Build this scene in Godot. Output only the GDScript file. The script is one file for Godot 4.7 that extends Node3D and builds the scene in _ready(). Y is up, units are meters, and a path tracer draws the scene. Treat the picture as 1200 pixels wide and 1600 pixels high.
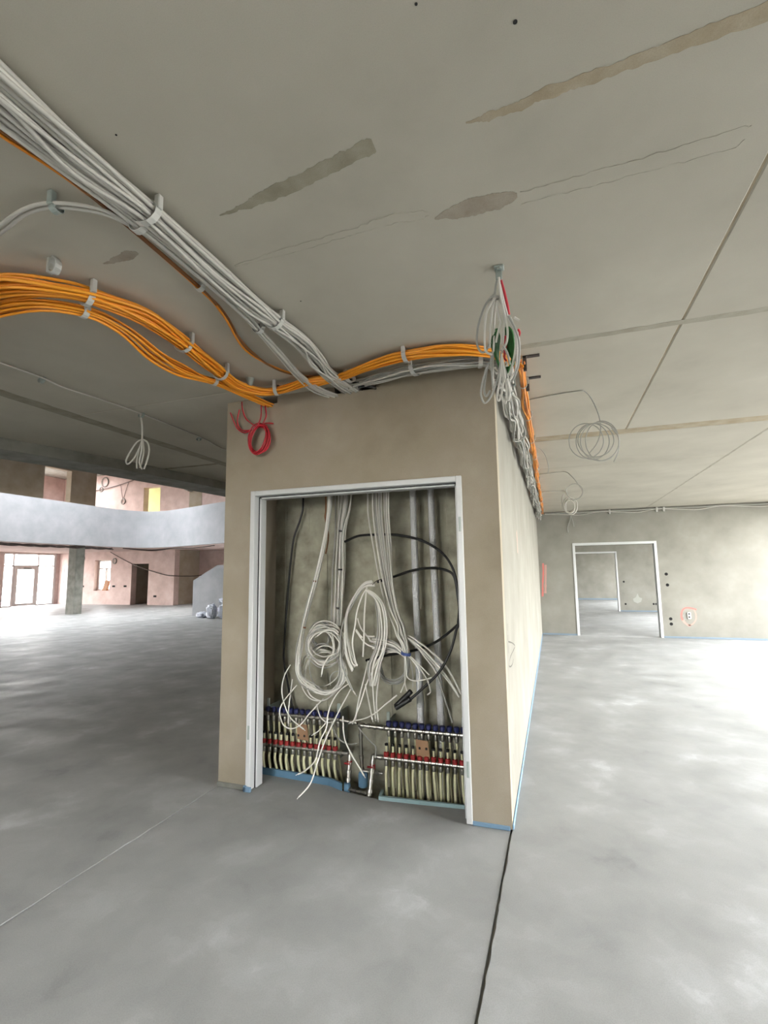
extends Node3D
# Unfinished hall: a plastered installation block with a cable-filled niche, screed floor, precast ceiling,
# a daylit room on the right and a two-storey atrium on the left.  Units are metres, y is up.

const H := 3.01            # underside of the ceiling
const DEPTH := 9.57        # length of the block's side wall
const XR := 5.35            # inner face of the window wall
var rng := RandomNumberGenerator.new()
var M := {}
var taken := {}

func V(x: float, y: float, z: float) -> Vector3:
	return Vector3(x, y, z)

# ---------------------------------------------------------------- mesh helpers
func new_st() -> SurfaceTool:
	var st := SurfaceTool.new()
	st.begin(Mesh.PRIMITIVE_TRIANGLES)
	return st

func tri(st: SurfaceTool, a: Vector3, b: Vector3, c: Vector3, na: Vector3, nb: Vector3, nc: Vector3) -> void:
	if (b - a).cross(c - a).dot(na + nb + nc) > 0.0:
		var t := b; b = c; c = t
		var tn := nb; nb = nc; nc = tn
	st.set_normal(na); st.add_vertex(a)
	st.set_normal(nb); st.add_vertex(b)
	st.set_normal(nc); st.add_vertex(c)

func quad(st: SurfaceTool, a: Vector3, b: Vector3, c: Vector3, d: Vector3, n: Vector3) -> void:
	tri(st, a, b, c, n, n, n)
	tri(st, a, c, d, n, n, n)

func box(st: SurfaceTool, lo: Vector3, hi: Vector3) -> void:
	var p := func(i: int) -> Vector3: return Vector3(hi.x if i & 1 else lo.x, hi.y if i & 2 else lo.y, hi.z if i & 4 else lo.z)
	quad(st, p.call(0), p.call(1), p.call(3), p.call(2), Vector3(0, 0, -1))
	quad(st, p.call(4), p.call(5), p.call(7), p.call(6), Vector3(0, 0, 1))
	quad(st, p.call(0), p.call(2), p.call(6), p.call(4), Vector3(-1, 0, 0))
	quad(st, p.call(1), p.call(3), p.call(7), p.call(5), Vector3(1, 0, 0))
	quad(st, p.call(0), p.call(1), p.call(5), p.call(4), Vector3(0, -1, 0))
	quad(st, p.call(2), p.call(3), p.call(7), p.call(6), Vector3(0, 1, 0))

# a box whose twelve edges are chamfered by b
func bevel_box(st: SurfaceTool, lo: Vector3, hi: Vector3, b: float) -> void:
	var c := (lo + hi) * 0.5
	var h := (hi - lo) * 0.5
	b = minf(b, minf(h.x, minf(h.y, h.z)) * 0.9)
	for ax in 3:
		var u := (ax + 1) % 3
		var w := (ax + 2) % 3
		for s in [-1.0, 1.0]:
			var n := Vector3.ZERO
			n[ax] = s
			var q := []
			for k in [[-1, -1], [1, -1], [1, 1], [-1, 1]]:
				var p := Vector3.ZERO
				p[ax] = s * h[ax]; p[u] = k[0] * (h[u] - b); p[w] = k[1] * (h[w] - b)
				q.append(c + p)
			quad(st, q[0], q[1], q[2], q[3], n)
		for su in [-1.0, 1.0]:
			for sw in [-1.0, 1.0]:
				var n2 := Vector3.ZERO
				n2[u] = su; n2[w] = sw
				var r := []
				for k2 in [[-1, 0], [1, 0], [1, 1], [-1, 1]]:
					var p2 := Vector3.ZERO
					p2[ax] = k2[0] * (h[ax] - b)
					p2[u] = su * (h[u] - (b if k2[1] else 0.0))
					p2[w] = sw * (h[w] - (0.0 if k2[1] else b))
					r.append(c + p2)
				quad(st, r[0], r[1], r[2], r[3], n2.normalized())
	for sx in [-1.0, 1.0]:
		for sy in [-1.0, 1.0]:
			for sz in [-1.0, 1.0]:
				var n3 := Vector3(sx, sy, sz).normalized()
				tri(st, c + Vector3(sx * h.x, sy * (h.y - b), sz * (h.z - b)), c + Vector3(sx * (h.x - b), sy * h.y, sz * (h.z - b)), c + Vector3(sx * (h.x - b), sy * (h.y - b), sz * h.z), n3, n3, n3)

# polygon in (x, z) extruded from y0 to y1
func prism(st: SurfaceTool, poly: PackedVector2Array, y0: float, y1: float) -> void:
	var idx := Geometry2D.triangulate_polygon(poly)
	for i in range(0, idx.size(), 3):
		var a := poly[idx[i]]; var b := poly[idx[i + 1]]; var c := poly[idx[i + 2]]
		tri(st, V(a.x, y1, a.y), V(b.x, y1, b.y), V(c.x, y1, c.y), Vector3.UP, Vector3.UP, Vector3.UP)
		tri(st, V(a.x, y0, a.y), V(b.x, y0, b.y), V(c.x, y0, c.y), Vector3.DOWN, Vector3.DOWN, Vector3.DOWN)
	var cw := Geometry2D.is_polygon_clockwise(poly)
	for i in poly.size():
		var a := poly[i]; var b := poly[(i + 1) % poly.size()]
		var d := (b - a).normalized()
		var n := V(d.y, 0, -d.x) * (-1.0 if cw else 1.0)
		quad(st, V(a.x, y0, a.y), V(b.x, y0, b.y), V(b.x, y1, b.y), V(a.x, y1, a.y), n)

# polygon in the plane of a wall: axis 0 -> (z, y) at x, axis 2 -> (x, y) at z
func plate(st: SurfaceTool, poly: PackedVector2Array, axis: int, at0: float, at1: float) -> void:
	var f := func(p: Vector2, w: float) -> Vector3: return V(p.x, p.y, w) if axis == 2 else V(w, p.y, p.x)
	var idx := Geometry2D.triangulate_polygon(poly)
	var n0: Vector3 = f.call(Vector2.ZERO, signf(at0 - at1))
	for i in range(0, idx.size(), 3):
		tri(st, f.call(poly[idx[i]], at0), f.call(poly[idx[i + 1]], at0), f.call(poly[idx[i + 2]], at0), n0, n0, n0)
		tri(st, f.call(poly[idx[i]], at1), f.call(poly[idx[i + 1]], at1), f.call(poly[idx[i + 2]], at1), -n0, -n0, -n0)
	var cw := Geometry2D.is_polygon_clockwise(poly)
	for i in poly.size():
		var a := poly[i]; var b := poly[(i + 1) % poly.size()]
		var d := (b - a).normalized()
		var n2 := Vector2(d.y, -d.x) * (-1.0 if cw else 1.0)
		quad(st, f.call(a, at0), f.call(b, at0), f.call(b, at1), f.call(a, at1), f.call(n2, 0.0))

func spline(pts: Array, per: int, closed := false) -> PackedVector3Array:
	var out := PackedVector3Array()
	var n := pts.size()
	var last := n if closed else n - 1
	for i in last:
		var a: Vector3 = pts[(i - 1 + n) % n] if closed else pts[maxi(i - 1, 0)]
		var b: Vector3 = pts[i]
		var c: Vector3 = pts[(i + 1) % n]
		var d: Vector3 = pts[(i + 2) % n] if closed else pts[mini(i + 2, n - 1)]
		for k in per:
			out.append(b.cubic_interpolate(c, a, d, float(k) / per))
	if not closed:
		out.append(pts[n - 1])
	return out

# round tube through points; r may be a number or one radius per point
func tube(st: SurfaceTool, pts: PackedVector3Array, r, sides := 6, closed := false) -> void:
	var n := pts.size()
	var up := Vector3.ZERO
	var rings := []
	for i in n:
		var t := (pts[(i + 1) % n] - pts[(i - 1 + n) % n]) if closed else (pts[mini(i + 1, n - 1)] - pts[maxi(i - 1, 0)])
		t = t.normalized() if t.length() > 1e-6 else Vector3.RIGHT
		if i == 0:
			up = t.cross(Vector3(0.31, 0.77, 0.55)).normalized()
		else:
			up = (up - t * up.dot(t)).normalized()
		var side := t.cross(up)
		var rr: float = r[i] if r is Array or r is PackedFloat32Array else r
		var ring := []
		for k in sides:
			var a := TAU * k / sides
			var d := up * cos(a) + side * sin(a)
			ring.append([pts[i] + d * rr, d])
		rings.append(ring)
	for i in (n if closed else n - 1):
		var A: Array = rings[i]
		var B: Array = rings[(i + 1) % n]
		for k in sides:
			var l := (k + 1) % sides
			tri(st, A[k][0], A[l][0], B[l][0], A[k][1], A[l][1], B[l][1])
			tri(st, A[k][0], B[l][0], B[k][0], A[k][1], B[l][1], B[k][1])
	if not closed:
		for e in [0, n - 1]:
			var t2 := (pts[0] - pts[1]) if e == 0 else (pts[n - 1] - pts[n - 2])
			t2 = t2.normalized()
			for k in range(1, sides - 1):
				tri(st, rings[e][0][0], rings[e][k][0], rings[e][k + 1][0], t2, t2, t2)

# profile of (along, radius) pairs turned about the line from a in direction dir
func lathe(st: SurfaceTool, a: Vector3, dir: Vector3, prof: Array, sides := 12) -> void:
	var t := dir.normalized()
	var u := t.cross(Vector3(0.31, 0.77, 0.55)).normalized()
	var w := t.cross(u)
	for i in prof.size() - 1:
		var p0: Array = prof[i]
		var p1: Array = prof[i + 1]
		var dl := float(p1[0] - p0[0]); var dr := float(p1[1] - p0[1])
		for k in sides:
			var a0 := TAU * k / sides; var a1 := TAU * (k + 1) / sides
			var d0 := u * cos(a0) + w * sin(a0); var d1 := u * cos(a1) + w * sin(a1)
			var n0 := (d0 * dl - t * dr).normalized(); var n1 := (d1 * dl - t * dr).normalized()
			var A: Vector3 = a + t * p0[0] + d0 * p0[1]; var B: Vector3 = a + t * p0[0] + d1 * p0[1]
			var C: Vector3 = a + t * p1[0] + d1 * p1[1]; var D: Vector3 = a + t * p1[0] + d0 * p1[1]
			if p0[1] > 1e-6: tri(st, A, B, C, n0, n1, n1)
			if p1[1] > 1e-6: tri(st, A, C, D, n0, n1, n0)

# flat band closed around an elliptic bundle (a cable clip), axis t
func strap(st: SurfaceTool, c: Vector3, t: Vector3, hw: float, hh: float, width: float, thick := 0.003) -> void:
	t = t.normalized()
	var s := t.cross(Vector3.UP).normalized()
	var u := s.cross(t).normalized()
	var n := 14
	for i in n:
		var a0 := TAU * i / n; var a1 := TAU * (i + 1) / n
		var e0 := s * cos(a0) * hw + u * sin(a0) * hh; var e1 := s * cos(a1) * hw + u * sin(a1) * hh
		var o0 := s * cos(a0) * (hw + thick) + u * sin(a0) * (hh + thick); var o1 := s * cos(a1) * (hw + thick) + u * sin(a1) * (hh + thick)
		var nn := (o0 + o1).normalized()
		var w := t * width * 0.5
		quad(st, c + o0 - w, c + o1 - w, c + o1 + w, c + o0 + w, nn)
		quad(st, c + e0 - w, c + e1 - w, c + e1 + w, c + e0 + w, -nn)
		quad(st, c + e0 + w, c + e1 + w, c + o1 + w, c + o0 + w, t)
		quad(st, c + e0 - w, c + e1 - w, c + o1 - w, c + o0 - w, -t)

# ---------------------------------------------------------------- scene helpers
func numbered(called: String) -> String:
	taken[called] = taken.get(called, -1) + 1
	return called if taken[called] == 0 else "%s_%03d" % [called, taken[called]]

func obj(called: String, st: SurfaceTool, m: Material, parent: Node = null) -> MeshInstance3D:
	var o := MeshInstance3D.new()
	o.mesh = st.commit()
	o.material_override = m
	o.cast_shadow = GeometryInstance3D.SHADOW_CASTING_SETTING_ON
	if parent == null:
		o.name = numbered(called)
		add_child(o)
	else:
		o.name = called
		parent.add_child(o, true)
	return o

func tag(o: Node, label: String, category: String, group := "") -> Node:
	o.set_meta("label", label)
	o.set_meta("category", category)
	if group != "": o.set_meta("group", group)
	return o

func thing(called: String, label: String, category: String, group := "") -> Node3D:
	var o := Node3D.new()
	o.name = numbered(called)
	add_child(o)
	tag(o, label, category, group)
	return o

func structure(called: String, label: String) -> Node3D:
	var o := Node3D.new()
	o.name = numbered(called)
	add_child(o)
	o.set_meta("kind", "structure")
	o.set_meta("label", label)
	return o

func struct_mesh(called: String, st: SurfaceTool, m: Material, label := "") -> MeshInstance3D:
	var o := obj(called, st, m)
	o.set_meta("kind", "structure")
	if label != "": o.set_meta("label", label)
	return o

# a wall slab with rectangular openings. axis 0: plane x, u = z; axis 2: plane z, u = x
func wall(st: SurfaceTool, axis: int, w0: float, w1: float, u0: float, u1: float, v0: float, v1: float, holes: Array) -> void:
	var us := [u0, u1]
	var vs := [v0, v1]
	for h in holes:
		for k in 2:
			if h[k] > u0 and h[k] < u1 and not us.has(h[k]): us.append(h[k])
			if h[k + 2] > v0 and h[k + 2] < v1 and not vs.has(h[k + 2]): vs.append(h[k + 2])
	us.sort(); vs.sort()
	for i in us.size() - 1:
		var j := 0
		while j < vs.size() - 1:
			if in_hole((us[i] + us[i + 1]) * 0.5, (vs[j] + vs[j + 1]) * 0.5, holes):
				j += 1
				continue
			var k := j
			while k + 1 < vs.size() - 1 and not in_hole((us[i] + us[i + 1]) * 0.5, (vs[k + 1] + vs[k + 2]) * 0.5, holes): k += 1
			if axis == 0: box(st, V(w0, vs[j], us[i]), V(w1, vs[k + 1], us[i + 1]))
			else: box(st, V(us[i], vs[j], w0), V(us[i + 1], vs[k + 1], w1))
			j = k + 1

func in_hole(u: float, v: float, holes: Array) -> bool:
	for h in holes:
		if u > h[0] and u < h[1] and v > h[2] and v < h[3]: return true
	return false

# ---------------------------------------------------------------- materials
func noise_tex(freq: float, colors: Array, seed_: int, octaves := 5, size := 1024, warp := 0.0, stretch := Vector2(1, 1)) -> NoiseTexture2D:
	var n := FastNoiseLite.new()
	n.seed = seed_
	n.noise_type = FastNoiseLite.TYPE_SIMPLEX_SMOOTH
	n.frequency = freq
	n.fractal_octaves = octaves
	n.fractal_gain = 0.55
	if warp > 0.0:
		n.domain_warp_enabled = true
		n.domain_warp_amplitude = warp
		n.domain_warp_frequency = freq * 0.7
	var t := NoiseTexture2D.new()
	t.width = int(size * stretch.x); t.height = int(size * stretch.y)
	t.seamless = true
	t.noise = n
	if colors.size() > 0:
		var g := Gradient.new()
		var offs := PackedFloat32Array()
		var cols := PackedColorArray()
		for i in colors.size():
			offs.append(float(i) / (colors.size() - 1)); cols.append(colors[i])
		g.offsets = offs; g.colors = cols
		t.color_ramp = g
	return t

func plain(c: Color, rough := 0.6, metal := 0.0) -> StandardMaterial3D:
	var m := StandardMaterial3D.new()
	m.albedo_color = c
	m.roughness = rough
	m.metallic = metal
	return m

# mottled mineral surface: coarse clouds times a fine grain, with a fine relief
func mineral(cols: Array, seed_: int, tile: float, freq: float, rough: float, relief: float, grain: Array, grain_tile := 0.9, warp := 0.0) -> StandardMaterial3D:
	var m := StandardMaterial3D.new()
	m.albedo_texture = noise_tex(freq, cols, seed_, 6, 1024, warp)
	m.uv1_triplanar = true
	m.uv1_world_triplanar = true
	m.uv1_scale = Vector3.ONE / tile
	m.roughness = rough
	m.metallic_specular = 0.35
	m.detail_enabled = true
	m.detail_blend_mode = BaseMaterial3D.BLEND_MODE_MUL
	m.detail_uv_layer = BaseMaterial3D.DETAIL_UV_2
	m.detail_albedo = noise_tex(0.16, grain, seed_ + 7, 4, 512)
	m.uv2_triplanar = true
	m.uv2_world_triplanar = true
	m.uv2_scale = Vector3.ONE / grain_tile
	if relief > 0.0:
		m.heightmap_enabled = true
		m.heightmap_texture = noise_tex(freq * 3.0, [], seed_ + 13, 5, 512)
		m.heightmap_scale = relief
	return m

func grey(v: float) -> Color:
	return Color(v, v, v)

func make_materials() -> void:
	var soft_grain := [grey(0.92), grey(0.97), grey(1.0)]
	M.screed = mineral([Color(0.572, 0.578, 0.572), Color(0.626, 0.631, 0.624), Color(0.647, 0.653, 0.644), Color(0.669, 0.674, 0.666), Color(0.712, 0.719, 0.715), Color(0.802, 0.813, 0.813)], 3, 4.2, 0.0058, 0.5, 0.08, soft_grain, 0.6, 70.0)
	M.screed.roughness_texture = noise_tex(0.006, [grey(0.36), grey(0.50), grey(0.64), grey(0.78)], 9, 5, 1024, 40.0)
	M.screed.roughness_texture_channel = BaseMaterial3D.TEXTURE_CHANNEL_RED
	M.screed.roughness = 1.0
	M.screed.metallic_specular = 0.42
	M.ceiling = mineral([Color(0.716, 0.699, 0.646), Color(0.755, 0.737, 0.683), Color(0.776, 0.758, 0.704), Color(0.803, 0.786, 0.731)], 21, 5.0, 0.004, 0.8, 0.06, [grey(0.955), grey(0.985), grey(1.0)], 0.35, 20.0)
	M.filler = mineral([Color(0.61, 0.556, 0.462), Color(0.668, 0.62, 0.531), Color(0.718, 0.679, 0.6)], 25, 1.3, 0.006, 0.9, 0.3, soft_grain, 0.5, 20.0)
	M.filler_dark = mineral([Color(0.547, 0.527, 0.459), Color(0.606, 0.586, 0.518), Color(0.654, 0.635, 0.571)], 27, 1.0, 0.006, 0.9, 0.3, soft_grain, 0.5, 20.0)
	M.filler_joint = mineral([Color(0.64, 0.615, 0.55), Color(0.685, 0.665, 0.605), Color(0.72, 0.70, 0.645)], 30, 1.0, 0.006, 0.9, 0.2, soft_grain, 0.5, 20.0)
	M.filler_pale = mineral([Color(0.573, 0.53, 0.477), Color(0.64, 0.606, 0.549), Color(0.678, 0.649, 0.592)], 29, 1.0, 0.006, 0.9, 0.4, soft_grain, 0.5, 20.0)
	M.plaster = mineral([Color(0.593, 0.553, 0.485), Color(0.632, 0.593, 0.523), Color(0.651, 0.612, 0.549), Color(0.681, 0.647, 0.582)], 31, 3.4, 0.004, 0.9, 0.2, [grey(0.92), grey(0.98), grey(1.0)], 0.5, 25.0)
	M.plaster_dimmed = mineral([Color(0.515, 0.507, 0.475), Color(0.545, 0.538, 0.506), Color(0.57, 0.563, 0.53), Color(0.60, 0.593, 0.56)], 37, 3.6, 0.004, 0.9, 0.15, [grey(0.94), grey(0.98), grey(1.0)], 0.6, 25.0)  # same plaster as the front wall, colour darkened to offset strong window light
	M.plaster_pink = mineral([Color(0.76, 0.68, 0.65), Color(0.81, 0.72, 0.695), Color(0.84, 0.755, 0.73), Color(0.87, 0.80, 0.78)], 41, 4.0, 0.005, 0.9, 0.15, soft_grain, 0.8, 25.0)
	M.plaster_lime = mineral([Color(0.78, 0.80, 0.58), Color(0.83, 0.85, 0.64)], 45, 4.0, 0.005, 0.9, 0.0, soft_grain, 0.8, 25.0)
	M.niche = mineral([Color(0.516, 0.504, 0.445), Color(0.61, 0.598, 0.534), Color(0.668, 0.658, 0.588), Color(0.728, 0.716, 0.646)], 47, 1.1, 0.005, 0.9, 0.35, soft_grain, 0.5, 25.0)
	M.parapet = mineral([Color(0.665, 0.675, 0.684), Color(0.709, 0.713, 0.722), Color(0.751, 0.751, 0.76)], 51, 4.0, 0.005, 0.85, 0.1, soft_grain, 0.9, 25.0)
	M.concrete = mineral([Color(0.46, 0.46, 0.43), Color(0.54, 0.54, 0.51), Color(0.6, 0.6, 0.57)], 53, 2.0, 0.005, 0.85, 0.2, soft_grain, 0.6, 25.0)
	M.ground = mineral([Color(0.88, 0.865, 0.83), Color(0.93, 0.915, 0.88)], 57, 9.0, 0.006, 0.95, 0.0, soft_grain, 2.0, 25.0)
	M.steel_white = plain(Color(0.84, 0.85, 0.85), 0.38)
	M.gasket = plain(Color(0.12, 0.13, 0.15), 0.7)
	M.white_cable = plain(Color(0.92, 0.91, 0.88), 0.4)
	M.white_cable_b = plain(Color(0.83, 0.82, 0.79), 0.45)
	M.grey_cable = plain(Color(0.66, 0.66, 0.635), 0.5)
	M.orange_cable = plain(Color(0.91, 0.60, 0.16), 0.42)
	M.orange_cable_b = plain(Color(0.86, 0.53, 0.12), 0.45)
	M.orange_side = plain(Color(0.85, 0.56, 0.30), 0.5)
	M.brown_cable = plain(Color(0.45, 0.27, 0.11), 0.5)
	M.red_cable = plain(Color(0.66, 0.10, 0.16), 0.45)
	M.green_cable = plain(Color(0.10, 0.33, 0.12), 0.5)
	M.black = plain(Color(0.045, 0.045, 0.045), 0.45)
	M.dark_cable = plain(Color(0.24, 0.19, 0.17), 0.6)
	M.clip = plain(Color(0.82, 0.82, 0.80), 0.4)
	M.clip_grey = plain(Color(0.62, 0.66, 0.64), 0.35)
	M.tie_blue = plain(Color(0.22, 0.30, 0.52), 0.5)
	M.nickel = plain(Color(0.66, 0.65, 0.62), 0.34, 1.0)
	M.pipe = plain(Color(0.84, 0.83, 0.68), 0.45)
	M.cap_blue = plain(Color(0.13, 0.15, 0.33), 0.4)
	M.cap_red = plain(Color(0.55, 0.13, 0.13), 0.45)
	M.cardboard = plain(Color(0.60, 0.47, 0.36), 0.9)
	M.foam_blue = plain(Color(0.36, 0.50, 0.60), 0.85)
	M.foam_pale = plain(Color(0.56, 0.66, 0.67), 0.85)
	M.foam_far = plain(Color(0.47, 0.53, 0.58), 0.85)
	M.foam_strip = plain(Color(0.46, 0.58, 0.68), 0.85)
	M.rust = plain(Color(0.16, 0.13, 0.11), 0.7)
	M.pencil = plain(Color(0.30, 0.29, 0.27), 0.8)
	M.spray = plain(Color(0.80, 0.46, 0.43), 0.85)
	M.spray_faint = plain(Color(0.72, 0.58, 0.535), 0.85)
	M.hole = plain(Color(0.05, 0.05, 0.045), 0.9)
	M.patch_white = plain(Color(0.90, 0.90, 0.88), 0.8)
	M.patch_grey = plain(Color(0.62, 0.62, 0.59), 0.85)
	M.wood = plain(Color(0.62, 0.45, 0.32), 0.7)
	M.window_frame = plain(Color(0.88, 0.85, 0.84), 0.4)
	M.bag = plain(Color(0.86, 0.88, 0.93), 0.3)
	M.bag_dark = plain(Color(0.08, 0.09, 0.10), 0.4)
	M.trunk = plain(Color(0.42, 0.37, 0.31), 0.9)
	M.leaf = plain(Color(0.42, 0.52, 0.30), 0.8)
	M.fence = plain(Color(0.50, 0.50, 0.48), 0.6)
	var foil := plain(Color(0.93, 0.935, 0.94), 0.36, 0.45)
	foil.heightmap_enabled = true
	foil.heightmap_texture = noise_tex(0.03, [], 61, 3, 512)
	foil.heightmap_scale = 0.6
	foil.uv1_triplanar = true
	foil.uv1_scale = Vector3.ONE * 6.0
	M.foil = foil
	var gl := plain(Color(0.9, 0.95, 0.95, 0.06), 0.03)
	gl.transparency = BaseMaterial3D.TRANSPARENCY_ALPHA
	M.glass = gl

# ================================================================ build
func _ready() -> void:
	rng.seed = 20240
	set_camera_and_light()
	make_materials()
	build_floor()
	build_ceiling()
	build_block()
	build_right_rooms()
	build_atrium()
	build_outside()
	build_niche_frame()
	build_manifolds()
	build_niche_cables()
	build_ceiling_cables()
	build_corner_coil()
	build_side_bundles()
	build_hanging_coils()
	build_small_things()

func set_camera_and_light() -> void:
	var cam := Camera3D.new()
	cam.name = "camera"
	cam.position = V(0.3174, 1.6, 3.3121)
	cam.rotation = V(0.1202, 0.3282, -0.0138)
	cam.fov = 92.629
	cam.near = 0.05
	cam.far = 300.0
	add_child(cam)
	cam.current = true
	var sky_mat := ProceduralSkyMaterial.new()      # bright even overcast
	sky_mat.sky_top_color = Color(0.97, 0.98, 1.0)
	sky_mat.sky_horizon_color = Color(1.0, 0.985, 0.95)
	sky_mat.ground_horizon_color = Color(0.80, 0.79, 0.77)
	sky_mat.ground_bottom_color = Color(0.55, 0.54, 0.52)
	sky_mat.sky_energy_multiplier = 8.0
	sky_mat.ground_energy_multiplier = 9.0
	sky_mat.sun_angle_max = 1.0
	var sky := Sky.new()
	sky.sky_material = sky_mat
	var env := Environment.new()
	env.background_mode = Environment.BG_SKY
	env.sky = sky
	env.tonemap_mode = Environment.TONE_MAPPER_LINEAR
	env.tonemap_exposure = 0.247
	env.ambient_light_source = Environment.AMBIENT_SOURCE_DISABLED
	env.sdfgi_enabled = true
	env.ssao_enabled = true
	env.ssil_enabled = true
	var we := WorldEnvironment.new()
	we.name = "world_environment"
	we.environment = env
	add_child(we)

# ---------------------------------------------------------------- floor
func rough_edge(a: Vector2, b: Vector2, step: float, amp: float) -> Array:
	var out := []
	var n := maxi(2, int(a.distance_to(b) / step))
	var d := (b - a).normalized()
	for i in n + 1:
		var w := 0.0 if i == 0 or i == n else rng.randf_range(-amp, amp)
		out.append(a.lerp(b, float(i) / n) + Vector2(-d.y, d.x) * w)
	return out

func build_floor() -> void:
	var f := structure("floor", "grey cement screed floor with open joints")
	# right slab, its ragged edge along the joint that runs towards the viewer from the block's corner
	var st := new_st()
	var poly := PackedVector2Array(rough_edge(V2(0.002, 0.0), V2(-0.10, 8.0), 0.04, 0.004) + [V2(XR, 8.0), V2(XR, -9.6), V2(0.0, -9.6)])
	prism(st, poly, -0.1, 0.0)
	obj("screed_slab", st, M.screed, f)
	# middle slab in front of the niche, let back for the pipes
	st = new_st()
	var left_edge := rough_edge(V2(-2.22, 8.0), V2(-2.175, 0.0), 0.06, 0.003)
	var mid := [V2(-0.114, 8.0)] + left_edge.slice(0) + [V2(-1.93, 0.0), V2(-1.93, -0.14), V2(-2.05, -0.16), V2(-2.05, -0.30), V2(-1.36, -0.265), V2(-1.22, -0.20), V2(-0.93, -0.155), V2(-0.34, -0.195), V2(-0.14, -0.2), V2(-0.14, -0.12), V2(-0.24, -0.1), V2(-0.24, 0.0), V2(-0.013, 0.0)]
	prism(st, PackedVector2Array(mid), -0.1, -0.006)
	obj("screed_slab", st, M.screed, f)
	# hall slab on the left up to the cross joint, and the hall beyond it
	st = new_st()
	var le := []
	for p in left_edge: le.append(p - Vector2(0.007, 0))
	le.reverse()
	prism(st, PackedVector2Array(le + [V2(-13.2, 8.0), V2(-13.2, -17.4), V2(-2.175, -17.4)]), -0.1, -0.004)
	obj("screed_slab", st, M.screed, f)
	st = new_st()
	prism(st, PackedVector2Array([V2(-13.22, 8.0), V2(-26.8, 8.0), V2(-26.8, -19.4), V2(-13.22, -19.4)]), -0.1, -0.004)
	obj("screed_slab", st, M.screed, f)
	st = new_st()
	prism(st, PackedVector2Array([V2(-13.2, -17.42), V2(-13.2, -19.4), V2(-4.0, -19.4), V2(-4.0, -17.42)]), -0.1, -0.004)
	obj("screed_slab", st, M.screed, f)
	# rooms beyond the back wall
	st = new_st()
	box(st, V(-2.2, -0.1, -17.0), V(XR, 0.0, -9.62))
	obj("screed_slab", st, M.screed, f)
	st = new_st()
	box(st, V(-2.2, -0.1, -24.6), V(XR, 0.0, -17.01))
	obj("screed_slab", st, M.screed, f)
	st = new_st()
	box(st, V(-27.0, -0.3, -25.0), V(XR + 0.35, -0.1, 8.3))
	obj("base_slab", st, M.concrete, f)
	st = new_st()
	prism(st, PackedVector2Array([V2(0.0, 0.0), V2(-0.10, 8.0), V2(-0.12, 8.0), V2(-0.02, 0.0)]), -0.1, -0.022)
	obj("joint_foam", st, M.patch_grey, f)

func V2(x: float, z: float) -> Vector2:
	return Vector2(x, z)

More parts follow.
